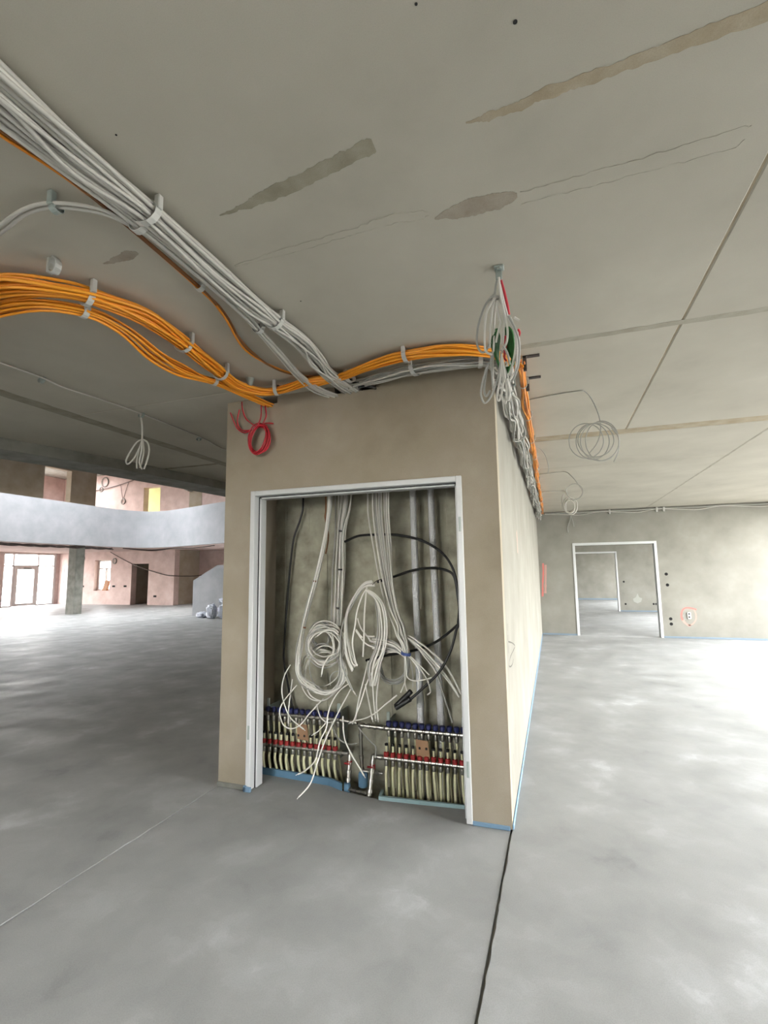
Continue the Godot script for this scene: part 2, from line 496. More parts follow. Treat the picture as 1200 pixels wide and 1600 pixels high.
# ---------------------------------------------------------------- ceiling
func build_ceiling() -> void:
	var c := structure("ceiling", "precast concrete ceiling panels with filled joints")
	var g := 0.005
	for p in [[-3.65, 1.1, 0.2, 8.0], [-3.65, 1.1, -2.1, 0.2], [1.1, XR, 0.2, 8.0], [1.1, XR, -2.1, 0.2], [-3.65, 2.5, -3.9, -2.3], [-3.65, 2.5, -9.6, -3.9], [2.5, XR, -9.6, -2.3],
			[-2.2, XR, -17.0, -9.6], [-2.2, XR, -24.6, -17.0]]:
		var st := new_st()
		bevel_box(st, V(p[0] + g, H, p[2] + g), V(p[1] - g, H + 0.2, p[3] - g), 0.006)
		obj("ceiling_panel", st, M.ceiling, c)
	for p in [[-1.87, 8.0], [-9.6, -1.87]]:
		var st := new_st()
		var poly := PackedVector2Array([V2(-3.66, p[0] + g), V2(-3.66, p[1] - g)])
		for q in [V2(-6.2, 8.0), V2(-5.7, 3.0), V2(-5.02, 0.0), V2(-4.77, -1.0), V2(-4.62, -1.87), V2(-4.5, -3.0), V2(-4.35, -5.0), V2(-4.3, -9.6)]:
			if q.y <= p[1] + 0.001 and q.y >= p[0] - 0.001: poly.append(q + V2(0, -g if q.y > p[0] + 0.01 else g))
		prism(st, poly, H, H + 0.2)
		obj("ceiling_panel", st, M.ceiling, c)
	# joint fillings
	var fill := [[-3.66, XR, -2.3, -2.1, 0.004, "filler"], [1.085, 1.115, -2.1, 8.0, 0.006, "filler"], [-3.64, XR, 0.17, 0.23, 0.006, "filler"], [2.485, 2.515, -9.6, -2.3, 0.006, "filler_pale"], [-3.64, 2.5, -3.92, -3.88, 0.005, "filler_pale"], [-3.71, -3.59, -9.6, 8.0, 0.006, "filler_dark"], [-4.7, -3.65, -1.89, -1.85, 0.006, "filler_dark"]]
	for q in fill:
		var st := new_st()
		box(st, V(q[0], H + q[4], q[2]), V(q[1], H + 0.19, q[3]))
		obj("joint_filling", st, M[q[5]], c)
	# smeared filler standing just proud of the panels: ragged outlines, with trowel ridges along some edges
	for q in [[[[-0.86, 1.825, 1.83], [-0.74, 1.822, 1.85], [-0.62, 1.825, 1.885], [-0.45, 1.845, 1.905], [-0.3, 1.875, 1.935], [-0.185, 1.895, 1.955], [-0.172, 1.9, 1.948]], "filler_dark", false],
			[[[0.13, 1.90, 1.905], [0.2, 1.885, 1.915], [0.3, 1.888, 1.925], [0.42, 1.905, 1.945], [0.55, 1.91, 1.945], [0.72, 1.92, 1.965], [0.9, 1.93, 1.985], [1.085, 1.935, 1.995]], "filler", false],
			[[[-1.0, 1.53, 1.54], [-0.6, 1.53, 1.57], [-0.4, 1.545, 1.58], [-0.22, 1.55, 1.6], [-0.1, 1.535, 1.58], [-0.075, 1.54, 1.56]], "ceiling", true],
			[[[-0.06, 1.515, 1.52], [0.02, 1.49, 1.56], [0.1, 1.485, 1.58], [0.2, 1.485, 1.57], [0.25, 1.505, 1.555], [0.265, 1.52, 1.54]], "filler_pale", false],
			[[[0.275, 1.485, 1.545], [0.5, 1.485, 1.555], [0.75, 1.495, 1.565], [0.98, 1.5, 1.585], [1.0, 1.53, 1.58]], "ceiling", true],
			[[[-1.55, 1.75, 1.755], [-1.45, 1.73, 1.775], [-1.38, 1.735, 1.785], [-1.34, 1.755, 1.77]], "filler_pale", false]]:
		var a := []
		var b := []
		var rag := FastNoiseLite.new()
		rag.seed = 5 + int(q[0][0][0] * 100.0)
		rag.frequency = 14.0
		for i in q[0].size() - 1:
			for k in 12:
				var t := k / 12.0
				var x: float = lerpf(q[0][i][0], q[0][i + 1][0], t)
				var amp: float = minf(0.005, absf(lerpf(q[0][i][2] - q[0][i][1], q[0][i + 1][2] - q[0][i + 1][1], t)) * 0.25)
				a.append(V2(x, lerpf(q[0][i][1], q[0][i + 1][1], t) + amp * (2.2 * rag.get_noise_2d(x, 0.0) + 0.5 * rng.randf_range(-1, 1))))
				b.append(V2(x, lerpf(q[0][i][2], q[0][i + 1][2], t) + amp * (2.2 * rag.get_noise_2d(x, 3.0) + 0.5 * rng.randf_range(-1, 1))))
		var st := new_st()
		if q[2]:
			for side in [a, b]:
				var line := PackedVector3Array()
				for p in side: line.append(V(p.x, H, p.y))
				var rad := []
				for p in side: rad.append(rng.randf_range(0.001, 0.0034))
				tube(st, line, rad, 6)
		b.reverse()
		prism(st, PackedVector2Array(a + b), H - 0.001, H + 0.001)
		obj("filler_patch", st, M[q[1]], c)
	for q in [[-3.72, -3.58, -3.4, 1.9, 0, "filler_dark"], [0.16, 2.4, 0.175, 0.232, 1, "filler_joint"], [-4.6, -3.72, -1.91, -1.84, 1, "filler_dark"], [2.49, 2.515, -9.3, -2.35, 0, "filler_joint"]]:
		var rag2 := FastNoiseLite.new()
		rag2.frequency = 5.0
		var e0 := []
		var e1 := []
		for k in 81:
			var t := k / 80.0
			if q[4] == 0:
				var zz: float = lerpf(q[2], q[3], t)
				e0.append(V2(q[0] + 0.014 * rag2.get_noise_2d(zz, 1.0), zz))
				e1.append(V2(q[1] + 0.014 * rag2.get_noise_2d(zz, 9.0), zz))
			else:
				var xx: float = lerpf(q[0], q[1], t)
				e0.append(V2(xx, q[2] + 0.012 * rag2.get_noise_2d(xx, 1.0)))
				e1.append(V2(xx, q[3] + 0.012 * rag2.get_noise_2d(xx, 9.0)))
		e1.reverse()
		var sj := new_st()
		prism(sj, PackedVector2Array(e0 + e1), H - 0.0006 - 0.0003 * absf(sin(q[0] * 7.0 + q[2])), H + 0.0005)
		obj("filler_patch", sj, M[q[5]], c)
	for h in [[0.299, 2.148, 0.006], [0.067, 2.273, 0.004], [-0.943, 2.241, 0.0035], [-0.858, 1.166, 0.0035]]:
		var st := new_st()
		lathe(st, V(h[0], H - 0.001, h[1]), Vector3.UP, [[0.0, 0.0], [0.0, h[2]], [0.003, h[2]]], 10)
		obj("drill_hole", st, M.hole, c)
	# slab edge beam along the atrium
	var inner := [V2(-6.1, 8.0), V2(-5.6, 3.0), V2(-4.95, 0.0), V2(-4.7, -1.0), V2(-4.55, -2.0), V2(-4.43, -3.0), V2(-4.3, -5.0), V2(-4.25, -9.6)]
	var poly2 := PackedVector2Array()
	for p in inner: poly2.append(p)
	var sp := []
	for p in inner: sp.append(V(p.x, 0, p.y))
	var smooth := spline(sp, 6)
	poly2 = PackedVector2Array()
	for p in smooth: poly2.append(V2(p.x, p.z))
	for i in range(smooth.size() - 1, -1, -1): poly2.append(V2(smooth[i].x - 0.5, smooth[i].z - 0.08))
	var s2 := new_st()
	prism(s2, poly2, H - 0.12, H + 0.26)
	struct_mesh("trim_2", s2, M.concrete, "curved concrete edge beam of the slab along the atrium")

# ---------------------------------------------------------------- installation block
func build_block() -> void:
	var st := new_st()
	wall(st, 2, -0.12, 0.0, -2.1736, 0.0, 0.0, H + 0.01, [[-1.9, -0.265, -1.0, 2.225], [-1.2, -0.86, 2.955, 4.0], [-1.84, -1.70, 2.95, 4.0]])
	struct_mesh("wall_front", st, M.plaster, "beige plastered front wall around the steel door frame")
	st = new_st()
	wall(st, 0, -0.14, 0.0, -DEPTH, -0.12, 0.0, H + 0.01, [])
	struct_mesh("wall_right", st, M.plaster_dimmed, "long plastered side wall of the block facing the windows")
	st = new_st()
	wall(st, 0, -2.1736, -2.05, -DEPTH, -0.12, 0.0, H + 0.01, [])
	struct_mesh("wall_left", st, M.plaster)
	st = new_st()
	box(st, V(-2.05, -0.1, -0.70), V(-0.14, H + 0.01, -0.56))
	# uneven strips of raw plaster on the niche's back wall
	for q in [[-2.05, -1.93, 0.012], [-1.70, -1.52, 0.008], [-1.1, -0.95, 0.01], [-0.47, -0.36, 0.014]]:
		bevel_box(st, V(q[0], -0.05, -0.562), V(q[1], H - 0.01, -0.56 + q[2]), 0.006)
	struct_mesh("wall_niche", st, M.niche, "raw grey back wall of the installation niche")
	st = new_st()
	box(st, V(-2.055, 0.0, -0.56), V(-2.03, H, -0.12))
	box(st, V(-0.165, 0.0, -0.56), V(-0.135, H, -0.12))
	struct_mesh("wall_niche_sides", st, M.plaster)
	# wide channels of blue edge foam
	var strips := [["blue foam edge strip along the foot of the long side wall", [[V(0.0, 0.0, -9.5), V(0.010, 0.03, 0.0)]]],
		["blue foam strip curling round the foot of the right door jamb", [[V(-0.245, -0.006, 0.0), V(-0.012, 0.022, 0.009)]]],
		["blue foam strip at the foot of the left door jamb", [[V(-1.935, -0.006, -0.13), V(-1.91, 0.035, 0.03)], [V(-1.935, -0.006, 0.012), V(-1.87, 0.03, 0.03)]]],
		["grey foam strip at the foot of the wall left of the frame", [[V(-2.18, -0.006, 0.0), V(-1.94, 0.032, 0.008)]]]]
	for s in strips:
		var sb := new_st()
		for b in s[1]: bevel_box(sb, b[0], b[1], 0.004)
		var o := obj("edge_strip", sb, M.foam_strip if s[0].begins_with("blue") else M.concrete)
		tag(o, s[0], "edge strip", "edge strips along the walls")

# ---------------------------------------------------------------- daylit rooms on the right
func door_frame(called: String, label: String, x0: float, x1: float, top: float, z: float, thick: float) -> void:
	var d := thing(called, label, "door frame", "steel door frames in the back walls")
	for s in [[x0 - 0.045, x0 + 0.012], [x1 - 0.012, x1 + 0.045]]:
		var st := new_st()
		bevel_box(st, V(s[0], 0.0, z), V(s[1], top + 0.045, z + 0.015), 0.003)
		var xm: float = x0 if s[0] < x0 else x1
		bevel_box(st, V(xm - 0.012, 0.0, z - thick), V(xm + 0.012, top, z + 0.01), 0.003)
		obj("jamb", st, M.steel_white, d)
	var st2 := new_st()
	bevel_box(st2, V(x0 + 0.012, top - 0.012, z - thick), V(x1 - 0.012, top + 0.045, z + 0.015), 0.003)
	obj("head", st2, M.steel_white, d)

func window_unit(n: int, x: float, z0: float, z1: float, y0: float, y1: float) -> void:
	var w := structure("window_%d" % n, "tall aluminium window in the right wall")
	var st := new_st()
	var f := 0.07
	bevel_box(st, V(x, y0, z0), V(x + 0.08, y1, z0 + f), 0.005)
	bevel_box(st, V(x, y0, z1 - f), V(x + 0.08, y1, z1), 0.005)
	bevel_box(st, V(x, y0, z0 + f), V(x + 0.08, y0 + f, z1 - f), 0.005)
	bevel_box(st, V(x, y1 - f, z0 + f), V(x + 0.08, y1, z1 - f), 0.005)
	bevel_box(st, V(x, y0 + f, (z0 + z1) * 0.5 - 0.05), V(x + 0.08, y1 - f, (z0 + z1) * 0.5 + 0.05), 0.005)
	obj("window_frame", st, M.window_frame, w)
	for k in 2:
		st = new_st()
		var a := z0 + f if k == 0 else (z0 + z1) * 0.5 + 0.05
		var b := (z0 + z1) * 0.5 - 0.05 if k == 0 else z1 - f
		box(st, V(x + 0.035, y0 + f, a), V(x + 0.041, y1 - f, b))
		obj("pane", st, M.glass, w)

func rear_window(n: int, z: float, x0: float, x1: float, y0: float, y1: float) -> void:
	var w := structure("window_%d" % n, "tall aluminium window behind the viewer")
	var st := new_st()
	var f := 0.07
	for b in [[x0, x0 + f, y0, y1], [x1 - f, x1, y0, y1], [x0 + f, x1 - f, y0, y0 + f], [x0 + f, x1 - f, y1 - f, y1], [(x0 + x1) * 0.5 - 0.05, (x0 + x1) * 0.5 + 0.05, y0 + f, y1 - f]]:
		bevel_box(st, V(b[0], b[2], z), V(b[1], b[3], z + 0.08), 0.005)
	obj("window_frame", st, M.window_frame, w)
	for k in 2:
		st = new_st()
		box(st, V(x0 + f if k == 0 else (x0 + x1) * 0.5 + 0.05, y0 + f, z + 0.035), V((x0 + x1) * 0.5 - 0.05 if k == 0 else x1 - f, y1 - f, z + 0.041))
		obj("pane", st, M.glass, w)

func build_right_rooms() -> void:
	var st := new_st()
	wall(st, 2, -DEPTH - 0.2, -DEPTH, -0.14, XR, 0.0, H + 0.01, [[0.85, 2.60, -1.0, 2.17]])
	struct_mesh("wall_back", st, M.plaster_dimmed, "pale plastered back wall with a doorway")
	st = new_st()
	wall(st, 2, -17.1, -16.9, -2.2, XR, 0.0, H + 0.01, [[0.85, 2.57, -1.0, 2.17]])
	struct_mesh("wall_second", st, M.plaster_dimmed, "plastered wall of the second room with a doorway")
	st = new_st()
	box(st, V(-2.2, 0.0, -24.5), V(XR, H + 0.01, -24.25))
	struct_mesh("wall_far", st, M.plaster_dimmed, "far plastered wall seen through two doorways")
	st = new_st()
	box(st, V(-2.4, 0.0, -24.5), V(-2.2, H + 0.01, -DEPTH - 0.2))
	struct_mesh("wall_rooms_left", st, M.plaster_dimmed)
	# window wall
	var holes := []
	var n := 1
	for z in [-9.35, -6.35, -3.35, -0.35]:
		holes.append([z, z + 2.8, 0.06, 2.96])
	for z in [-15.8, -12.8, -23.4, -20.4]:
		holes.append([z, z + 2.6, 0.06, 2.9])
	st = new_st()
	wall(st, 0, XR, XR + 0.36, -24.5, 8.3, -0.1, H + 0.4, holes)
	struct_mesh("wall_window_side", st, M.plaster_dimmed)
	for h in holes:
		window_unit(n, XR + 0.2, h[0], h[1], h[2], h[3])
		n += 1
	st = new_st()
	var rear := [[-3.1, -0.6, 0.9, 2.9]]
	wall(st, 2, 6.0, 6.36, -4.4, XR + 0.36, -0.1, H + 0.4, rear)
	box(st, V(-27.0, -0.1, 6.0), V(-4.4, 7.4, 6.3))
	box(st, V(-4.6, -0.1, 6.0), V(-4.4, 7.4, 6.36))
	struct_mesh("wall_behind", st, M.plaster_dimmed)
	for h in rear:
		rear_window(n, 6.2, h[0], h[1], h[2], h[3])
		n += 1
	st = new_st()
	box(st, V(-4.4, H + 0.2, -24.6), V(XR + 0.36, H + 0.45, 8.3))
	struct_mesh("roof_slab", st, M.concrete)
	door_frame("door_frame", "white steel door frame in the back wall of the near room", 0.85, 2.60, 2.17, -DEPTH, 0.2)
	door_frame("door_frame", "white steel door frame seen through the nearer doorway", 0.85, 2.57, 2.17, -16.9, 0.2)
	var foam := [["blue foam strip on the back wall left of the doorway", V(0.012, 0.0, -DEPTH), V(0.80, 0.04, -DEPTH + 0.012)], ["blue foam strip on the back wall right of the doorway", V(2.65, 0.0, -DEPTH), V(XR, 0.04, -DEPTH + 0.012)],
		["blue foam strip at the foot of the second room's wall", V(2.62, 0.0, -16.9), V(XR, 0.045, -16.885)], ["dark blue foam strip at the foot of the farthest wall", V(-2.0, 0.0, -24.25), V(XR, 0.07, -24.235)]]
	for q in foam:
		st = new_st()
		bevel_box(st, q[1], q[2], 0.004)
		tag(obj("edge_strip", st, M.foam_far), q[0], "edge strip", "edge strips along the walls")

# ---------------------------------------------------------------- atrium on the left
func ribbon_wall(path: PackedVector3Array, thick: float, y0: float, y1: float) -> SurfaceTool:
	var a := PackedVector2Array()
	var b := []
	for i in path.size():
		var t := path[mini(i + 1, path.size() - 1)] - path[maxi(i - 1, 0)]
		var d := Vector2(t.x, t.z).normalized()
		a.append(V2(path[i].x, path[i].z))
		b.append(V2(path[i].x, path[i].z) + Vector2(-d.y, d.x) * thick)
	b.reverse()
	var st := new_st()
	prism(st, a + PackedVector2Array(b), y0, y1)
	return st

func build_atrium() -> void:
	var st := new_st()
	# entrance facade
	wall(st, 0, -26.85, -26.5, -17.6, 8.0, -0.1, 7.4, [[-17.22, -14.35, -1.0, 2.82], [-12.6, -8.6, 0.3, 2.6], [-7.0, -3.0, 0.3, 2.6], [-15.4, -11.4, 3.9, 6.6], [-9.5, -5.5, 3.9, 6.6]])
	struct_mesh("wall_entrance", st, M.plaster_pink, "pinkish plastered wall around the glazed entrance")
	st = new_st()
	wall(st, 2, -17.75, -17.4, -26.5, -18.3, -0.1, 2.86, [[-23.8, -22.65, 0.74, 2.42], [-21.15, -20.0, -1.0, 2.17]])
	wall(st, 2, -17.75, -17.4, -26.5, -19.3, 2.9, 7.4, [[-20.55, -19.42, 3.3, 6.3]])
	struct_mesh("wall_hall_back", st, M.plaster_pink, "pinkish plastered wall with a window and a dark doorway")
	st = new_st()
	box(st, V(-19.3, 2.9, -17.75), V(-4.2, 7.4, -17.4))
	struct_mesh("wall_hall_upper", st, M.plaster_pink, "plastered upper wall right of the small opening")
	st = new_st()
	box(st, V(-18.5, -0.1, -20.2), V(-18.3, 2.88, -17.75))
	struct_mesh("wall_recess_side", st, M.plaster, "plastered side wall of the recess")
	st = new_st()
	wall(st, 2, -19.5, -19.3, -18.5, -4.2, -0.1, 2.88, [[-13.0, -9.0, 0.2, 2.6]])  # opening is unseen, added to brighten the recess
	box(st, V(-18.5, 2.88, -19.5), V(-4.2, 3.1, -17.4))
	struct_mesh("wall_recess_back", st, M.plaster_pink)
	st = new_st()
	box(st, V(-5.2, -0.1, -19.5), V(-4.9, 7.4, -9.7))
	box(st, V(-4.9, -0.1, -9.9), V(-2.17, H + 0.2, -9.6))
	box(st, V(-4.6, H + 0.26, -9.7), V(-4.3, 7.4, 8.0))
	struct_mesh("wall_hall_right", st, M.plaster)
	# dark store room behind the doorway
	st = new_st()
	box(st, V(-21.6, -0.1, -20.2), V(-18.5, 2.9, -20.0))
	box(st, V(-21.6, -0.1, -20.0), V(-21.4, 2.9, -17.75))
	box(st, V(-21.6, 2.85, -20.2), V(-18.5, 3.0, -17.75))
	struct_mesh("wall_store", st, M.plaster)
	# bright room behind the upper opening
	st = new_st()
	box(st, V(-25.0, 3.0, -20.6), V(-15.0, 7.2, -20.4))
	box(st, V(-19.0, 3.0, -20.4), V(-18.8, 7.2, -17.75))
	struct_mesh("wall_upper_room", st, M.plaster_lime, "pale yellow green wall of the upper room")
	# upper wall with the tall opening
	st = new_st()
	wall(st, 0, -20.5, -20.2, -14.15, 8.0, 3.3, 7.4, [[-12.85, -11.6, 3.3, 6.32]])
	struct_mesh("wall_gallery", st, M.plaster, "bare plastered wall behind the gallery with a tall opening")
	# gallery slab and the parapet that follows it round the void
	var way := [V(-18.0, 0, 8.0), V(-18.05, 0, -4.0), V(-18.1, 0, -8.66), V(-18.2, 0, -11.6), V(-18.25, 0, -13.4), V(-17.75, 0, -14.65), V(-16.6, 0, -14.98), V(-14.7, 0, -14.45), V(-12.4, 0, -13.65), V(-9.0, 0, -12.6), V(-5.0, 0, -11.3)]
	var path := spline(way, 8)
	var o := struct_mesh("trim_1", ribbon_wall(path, 0.22, 2.83, 4.52), M.parapet, "pale grey curved gallery parapet")
	o.set_meta("label", "pale grey plastered gallery parapet curving round the void")
	st = new_st()
	var poly := PackedVector2Array()
	for p in path: poly.append(V2(p.x, p.z) + V2(-0.1, -0.1))
	poly.append_array(PackedVector2Array([V2(-5.0, -17.4), V2(-26.5, -17.4), V2(-26.5, 8.0)]))
	prism(st, poly, 2.86, 3.3)
	struct_mesh("ceiling_gallery", st, M.plaster_pink, "pinkish underside of the gallery slab")
	# roof with the roof light above the void
	st = new_st()
	for q in [[-26.85, -4.2, -3.8, 8.3], [-26.85, -24.2, -16.6, -13.0], [-22.9, -4.2, -16.6, -13.0], [-26.85, -4.2, -20.6, -16.6], [-24.2, -22.9, -15.5, -13.0], [-26.85, -17.0, -13.0, -3.8], [-15.0, -4.2, -13.0, -3.8]]:
		box(st, V(q[0], 7.2, q[2]), V(q[1], 7.5, q[3]))
	for q in [[-17.2, -17.0, -13.2, -3.6], [-15.0, -14.8, -13.2, -3.6], [-17.0, -15.0, -13.2, -13.0], [-17.0, -15.0, -3.8, -3.6]]:  # unseen shaft walls, added to keep skylight off the gallery wall
		box(st, V(q[0], 7.2, q[2]), V(q[1], 8.5, q[3]))
	struct_mesh("ceiling_atrium", st, M.concrete)
	# column
	st = new_st()
	bevel_box(st, V(-18.95, -0.1, -12.35), V(-18.5, 2.86, -11.95), 0.015)
	tag(obj("concrete_column", st, M.concrete), "square grey concrete column under the gallery parapet", "column")
	# stair side wall with a sloping top
	st = new_st()
	plate(st, PackedVector2Array([Vector2(-12.8, -0.05), Vector2(-12.8, 1.34), Vector2(-11.7, 1.91), Vector2(-9.8, 1.91), Vector2(-9.8, -0.05)]), 2, -12.5, -12.3)
	tag(obj("stair_wall", st, M.parapet), "white stair side wall with a sloping top edge", "stair wall")
	build_entrance()

func build_entrance() -> void:
	var e := thing("entrance_glazing", "white framed glazed entrance with door and toplights", "glazed entrance")
	var x0 := -26.62
	var x1 := -26.52
	var bars := [[-17.22, -17.10, 0.0, 2.82], [-14.43, -14.35, 0.0, 2.82], [-17.10, -14.43, 2.74, 2.82], [-17.10, -14.43, 2.11, 2.17], [-16.25, -16.17, 0.0, 2.74], [-14.93, -14.85, 0.0, 2.74], [-17.1, -16.25, 0.0, 0.07], [-14.85, -14.43, 0.0, 0.07]]
	for b in bars:
		var st := new_st()
		bevel_box(st, V(x0, b[2], b[0]), V(x1, b[3], b[1]), 0.006)
		obj("frame_bar", st, M.window_frame, e)
	for p in [[-17.10, -16.25, 0.07, 2.11], [-14.85, -14.43, 0.07, 2.11], [-17.10, -16.25, 2.17, 2.74], [-16.17, -14.93, 2.17, 2.74], [-14.85, -14.43, 2.17, 2.74]]:
		var st := new_st()
		box(st, V(-26.575, p[2], p[0]), V(-26.567, p[3], p[1]))
		obj("pane", st, M.glass, e)
	var st2 := new_st()
	for b in [[-16.17, -15.99, 0.02, 2.11], [-15.11, -14.93, 0.02, 2.11], [-15.99, -15.11, 0.02, 0.16], [-15.99, -15.11, 1.95, 2.11]]:
		bevel_box(st2, V(x0 + 0.01, b[2], b[0]), V(x1 + 0.02, b[3], b[1]), 0.006)
	var leaf := obj("door_leaf", st2, M.window_frame, e)
	st2 = new_st()
	box(st2, V(-26.575, 0.16, -15.99), V(-26.567, 1.95, -15.11))
	obj("pane", st2, M.glass, leaf)
	st2 = new_st()
	bevel_box(st2, V(-26.50, 1.98, -15.8), V(-26.44, 2.04, -15.4), 0.01)
	obj("door_closer", st2, M.concrete, leaf)
	st2 = new_st()
	tube(st2, PackedVector3Array([V(-26.5, 1.0, -15.02), V(-26.45, 1.0, -15.02), V(-26.45, 1.0, -15.16)]), 0.012, 6)
	obj("handle", st2, M.nickel, leaf)
	# white flush door beside the corner
	var d := thing("flush_door", "pale flush door in the corner beside the glazed entrance", "door")
	st2 = new_st()
	bevel_box(st2, V(-26.02, 0.0, -17.4), V(-25.0, 2.08, -17.36), 0.006)
	obj("leaf", st2, M.window_frame, d)
	st2 = new_st()
	bevel_box(st2, V(-26.1, 0.0, -17.4), V(-26.02, 2.14, -17.34), 0.006)
	bevel_box(st2, V(-25.0, 0.0, -17.4), V(-24.92, 2.14, -17.34), 0.006)
	bevel_box(st2, V(-26.02, 2.08, -17.4), V(-25.0, 2.14, -17.34), 0.006)
	obj("frame", st2, M.steel_white, d)
	# hall window
	var w := structure("window_20", "white window deep in the pinkish wall")
	var st := new_st()
	for b in [[-23.8, -23.72, 0.74, 2.42], [-22.73, -22.65, 0.74, 2.42], [-23.72, -22.73, 0.74, 0.83], [-23.72, -22.73, 2.34, 2.42], [-23.72, -22.73, 1.92, 1.99], [-23.29, -23.15, 0.83, 1.92]]:
		bevel_box(st, V(b[0], b[2], -17.72), V(b[1], b[3], -17.64), 0.006)
	obj("window_frame", st, M.window_frame, w)
	for p in [[-23.72, -23.29, 0.83, 1.92], [-23.15, -22.73, 0.83, 1.92], [-23.72, -22.73, 1.99, 2.34]]:
		st = new_st()
		box(st, V(p[0], p[2], -17.685), V(p[1], p[3], -17.679))
		obj("pane", st, M.glass, w)
	st = new_st()
	plate(st, PackedVector2Array([Vector2(-23.25, 0.745), Vector2(-22.95, 0.745), Vector2(-22.78, 1.28), Vector2(-23.05, 1.30)]), 2, -17.58, -17.46)
	tag(obj("cardboard_box", st, M.wood), "brown board pack leaning on the sill of the hall window", "board")

func build_outside() -> void:
	var st := new_st()
	box(st, V(-90, -0.35, -90), V(70, -0.12, 70))
	struct_mesh("ground_outside", st, M.ground)
	# a slat fence and two young trees beyond the entrance
	var f := thing("garden_fence", "pale fence of upright bars beyond the entrance glass", "fence")
	for i in 7:
		st = new_st()
		bevel_box(st, V(-34.0, -0.12, -21.2 - i * 0.42), V(-33.93, 1.9 - 0.1 * (i % 3), -21.12 - i * 0.42), 0.01)
		obj("post", st, M.fence, f)
	st = new_st()
	bevel_box(st, V(-33.99, 1.35, -23.9), V(-33.94, 1.43, -21.0), 0.01)
	obj("rail", st, M.fence, f)

# ---------------------------------------------------------------- niche frame
func build_niche_frame() -> void:
	var d := thing("steel_door_frame", "white steel door frame around the open cable niche", "door frame")
	var st := new_st()
	bevel_box(st, V(-1.926, 0.0, -0.13), V(-1.886, 2.245, 0.014), 0.004)
	bevel_box(st, V(-1.886, 0.0, -0.13), V(-1.868, 2.19, -0.052), 0.003)
	obj("jamb", st, M.steel_white, d)
	st = new_st()
	bevel_box(st, V(-0.283, 0.0, -0.13), V(-0.243, 2.245, 0.014), 0.004)
	bevel_box(st, V(-0.301, 0.0, -0.13), V(-0.283, 2.19, -0.052), 0.003)
	obj("jamb", st, M.steel_white, d)
	st = new_st()
	bevel_box(st, V(-1.886, 2.205, -0.13), V(-0.283, 2.245, 0.014), 0.004)
	bevel_box(st, V(-1.868, 2.187, -0.13), V(-0.301, 2.205, -0.052), 0.003)
	obj("head", st, M.steel_white, d)
	st = new_st()
	box(st, V(-1.886, 0.0, -0.052), V(-1.880, 2.2, -0.046))
	box(st, V(-0.289, 0.0, -0.052), V(-0.283, 2.2, -0.046))
	box(st, V(-1.88, 2.199, -0.052), V(-0.289, 2.205, -0.046))
	obj("gasket", st, M.gasket, d)
	for q in [[-0.262, 1.86], [-0.262, 0.28], [-1.905, 0.36]]:
		st = new_st()
		bevel_box(st, V(q[0] - 0.008, q[1], 0.012), V(q[0] + 0.008, q[1] + 0.10, 0.0165), 0.002)
		obj("hinge_plate", st, M.clip_grey, d)

# ---------------------------------------------------------------- manifolds
func fitting_pipe(parent: Node, a: Vector3, b: Vector3, r: float, rings: int) -> void:
	var st := new_st()
	var l := a.distance_to(b)
	var prof := [[0.0, 0.0], [0.0, r]]
	for i in rings:
		var m := l * (i + 0.5) / rings
		prof.append_array([[m - 0.012, r], [m - 0.011, r * 1.45], [m + 0.011, r * 1.45], [m + 0.012, r]])
	prof.append_array([[l, r], [l, 0.0]])
	lathe(st, a, b - a, prof, 12)
	obj("steel_pipe", st, M.nickel, parent)

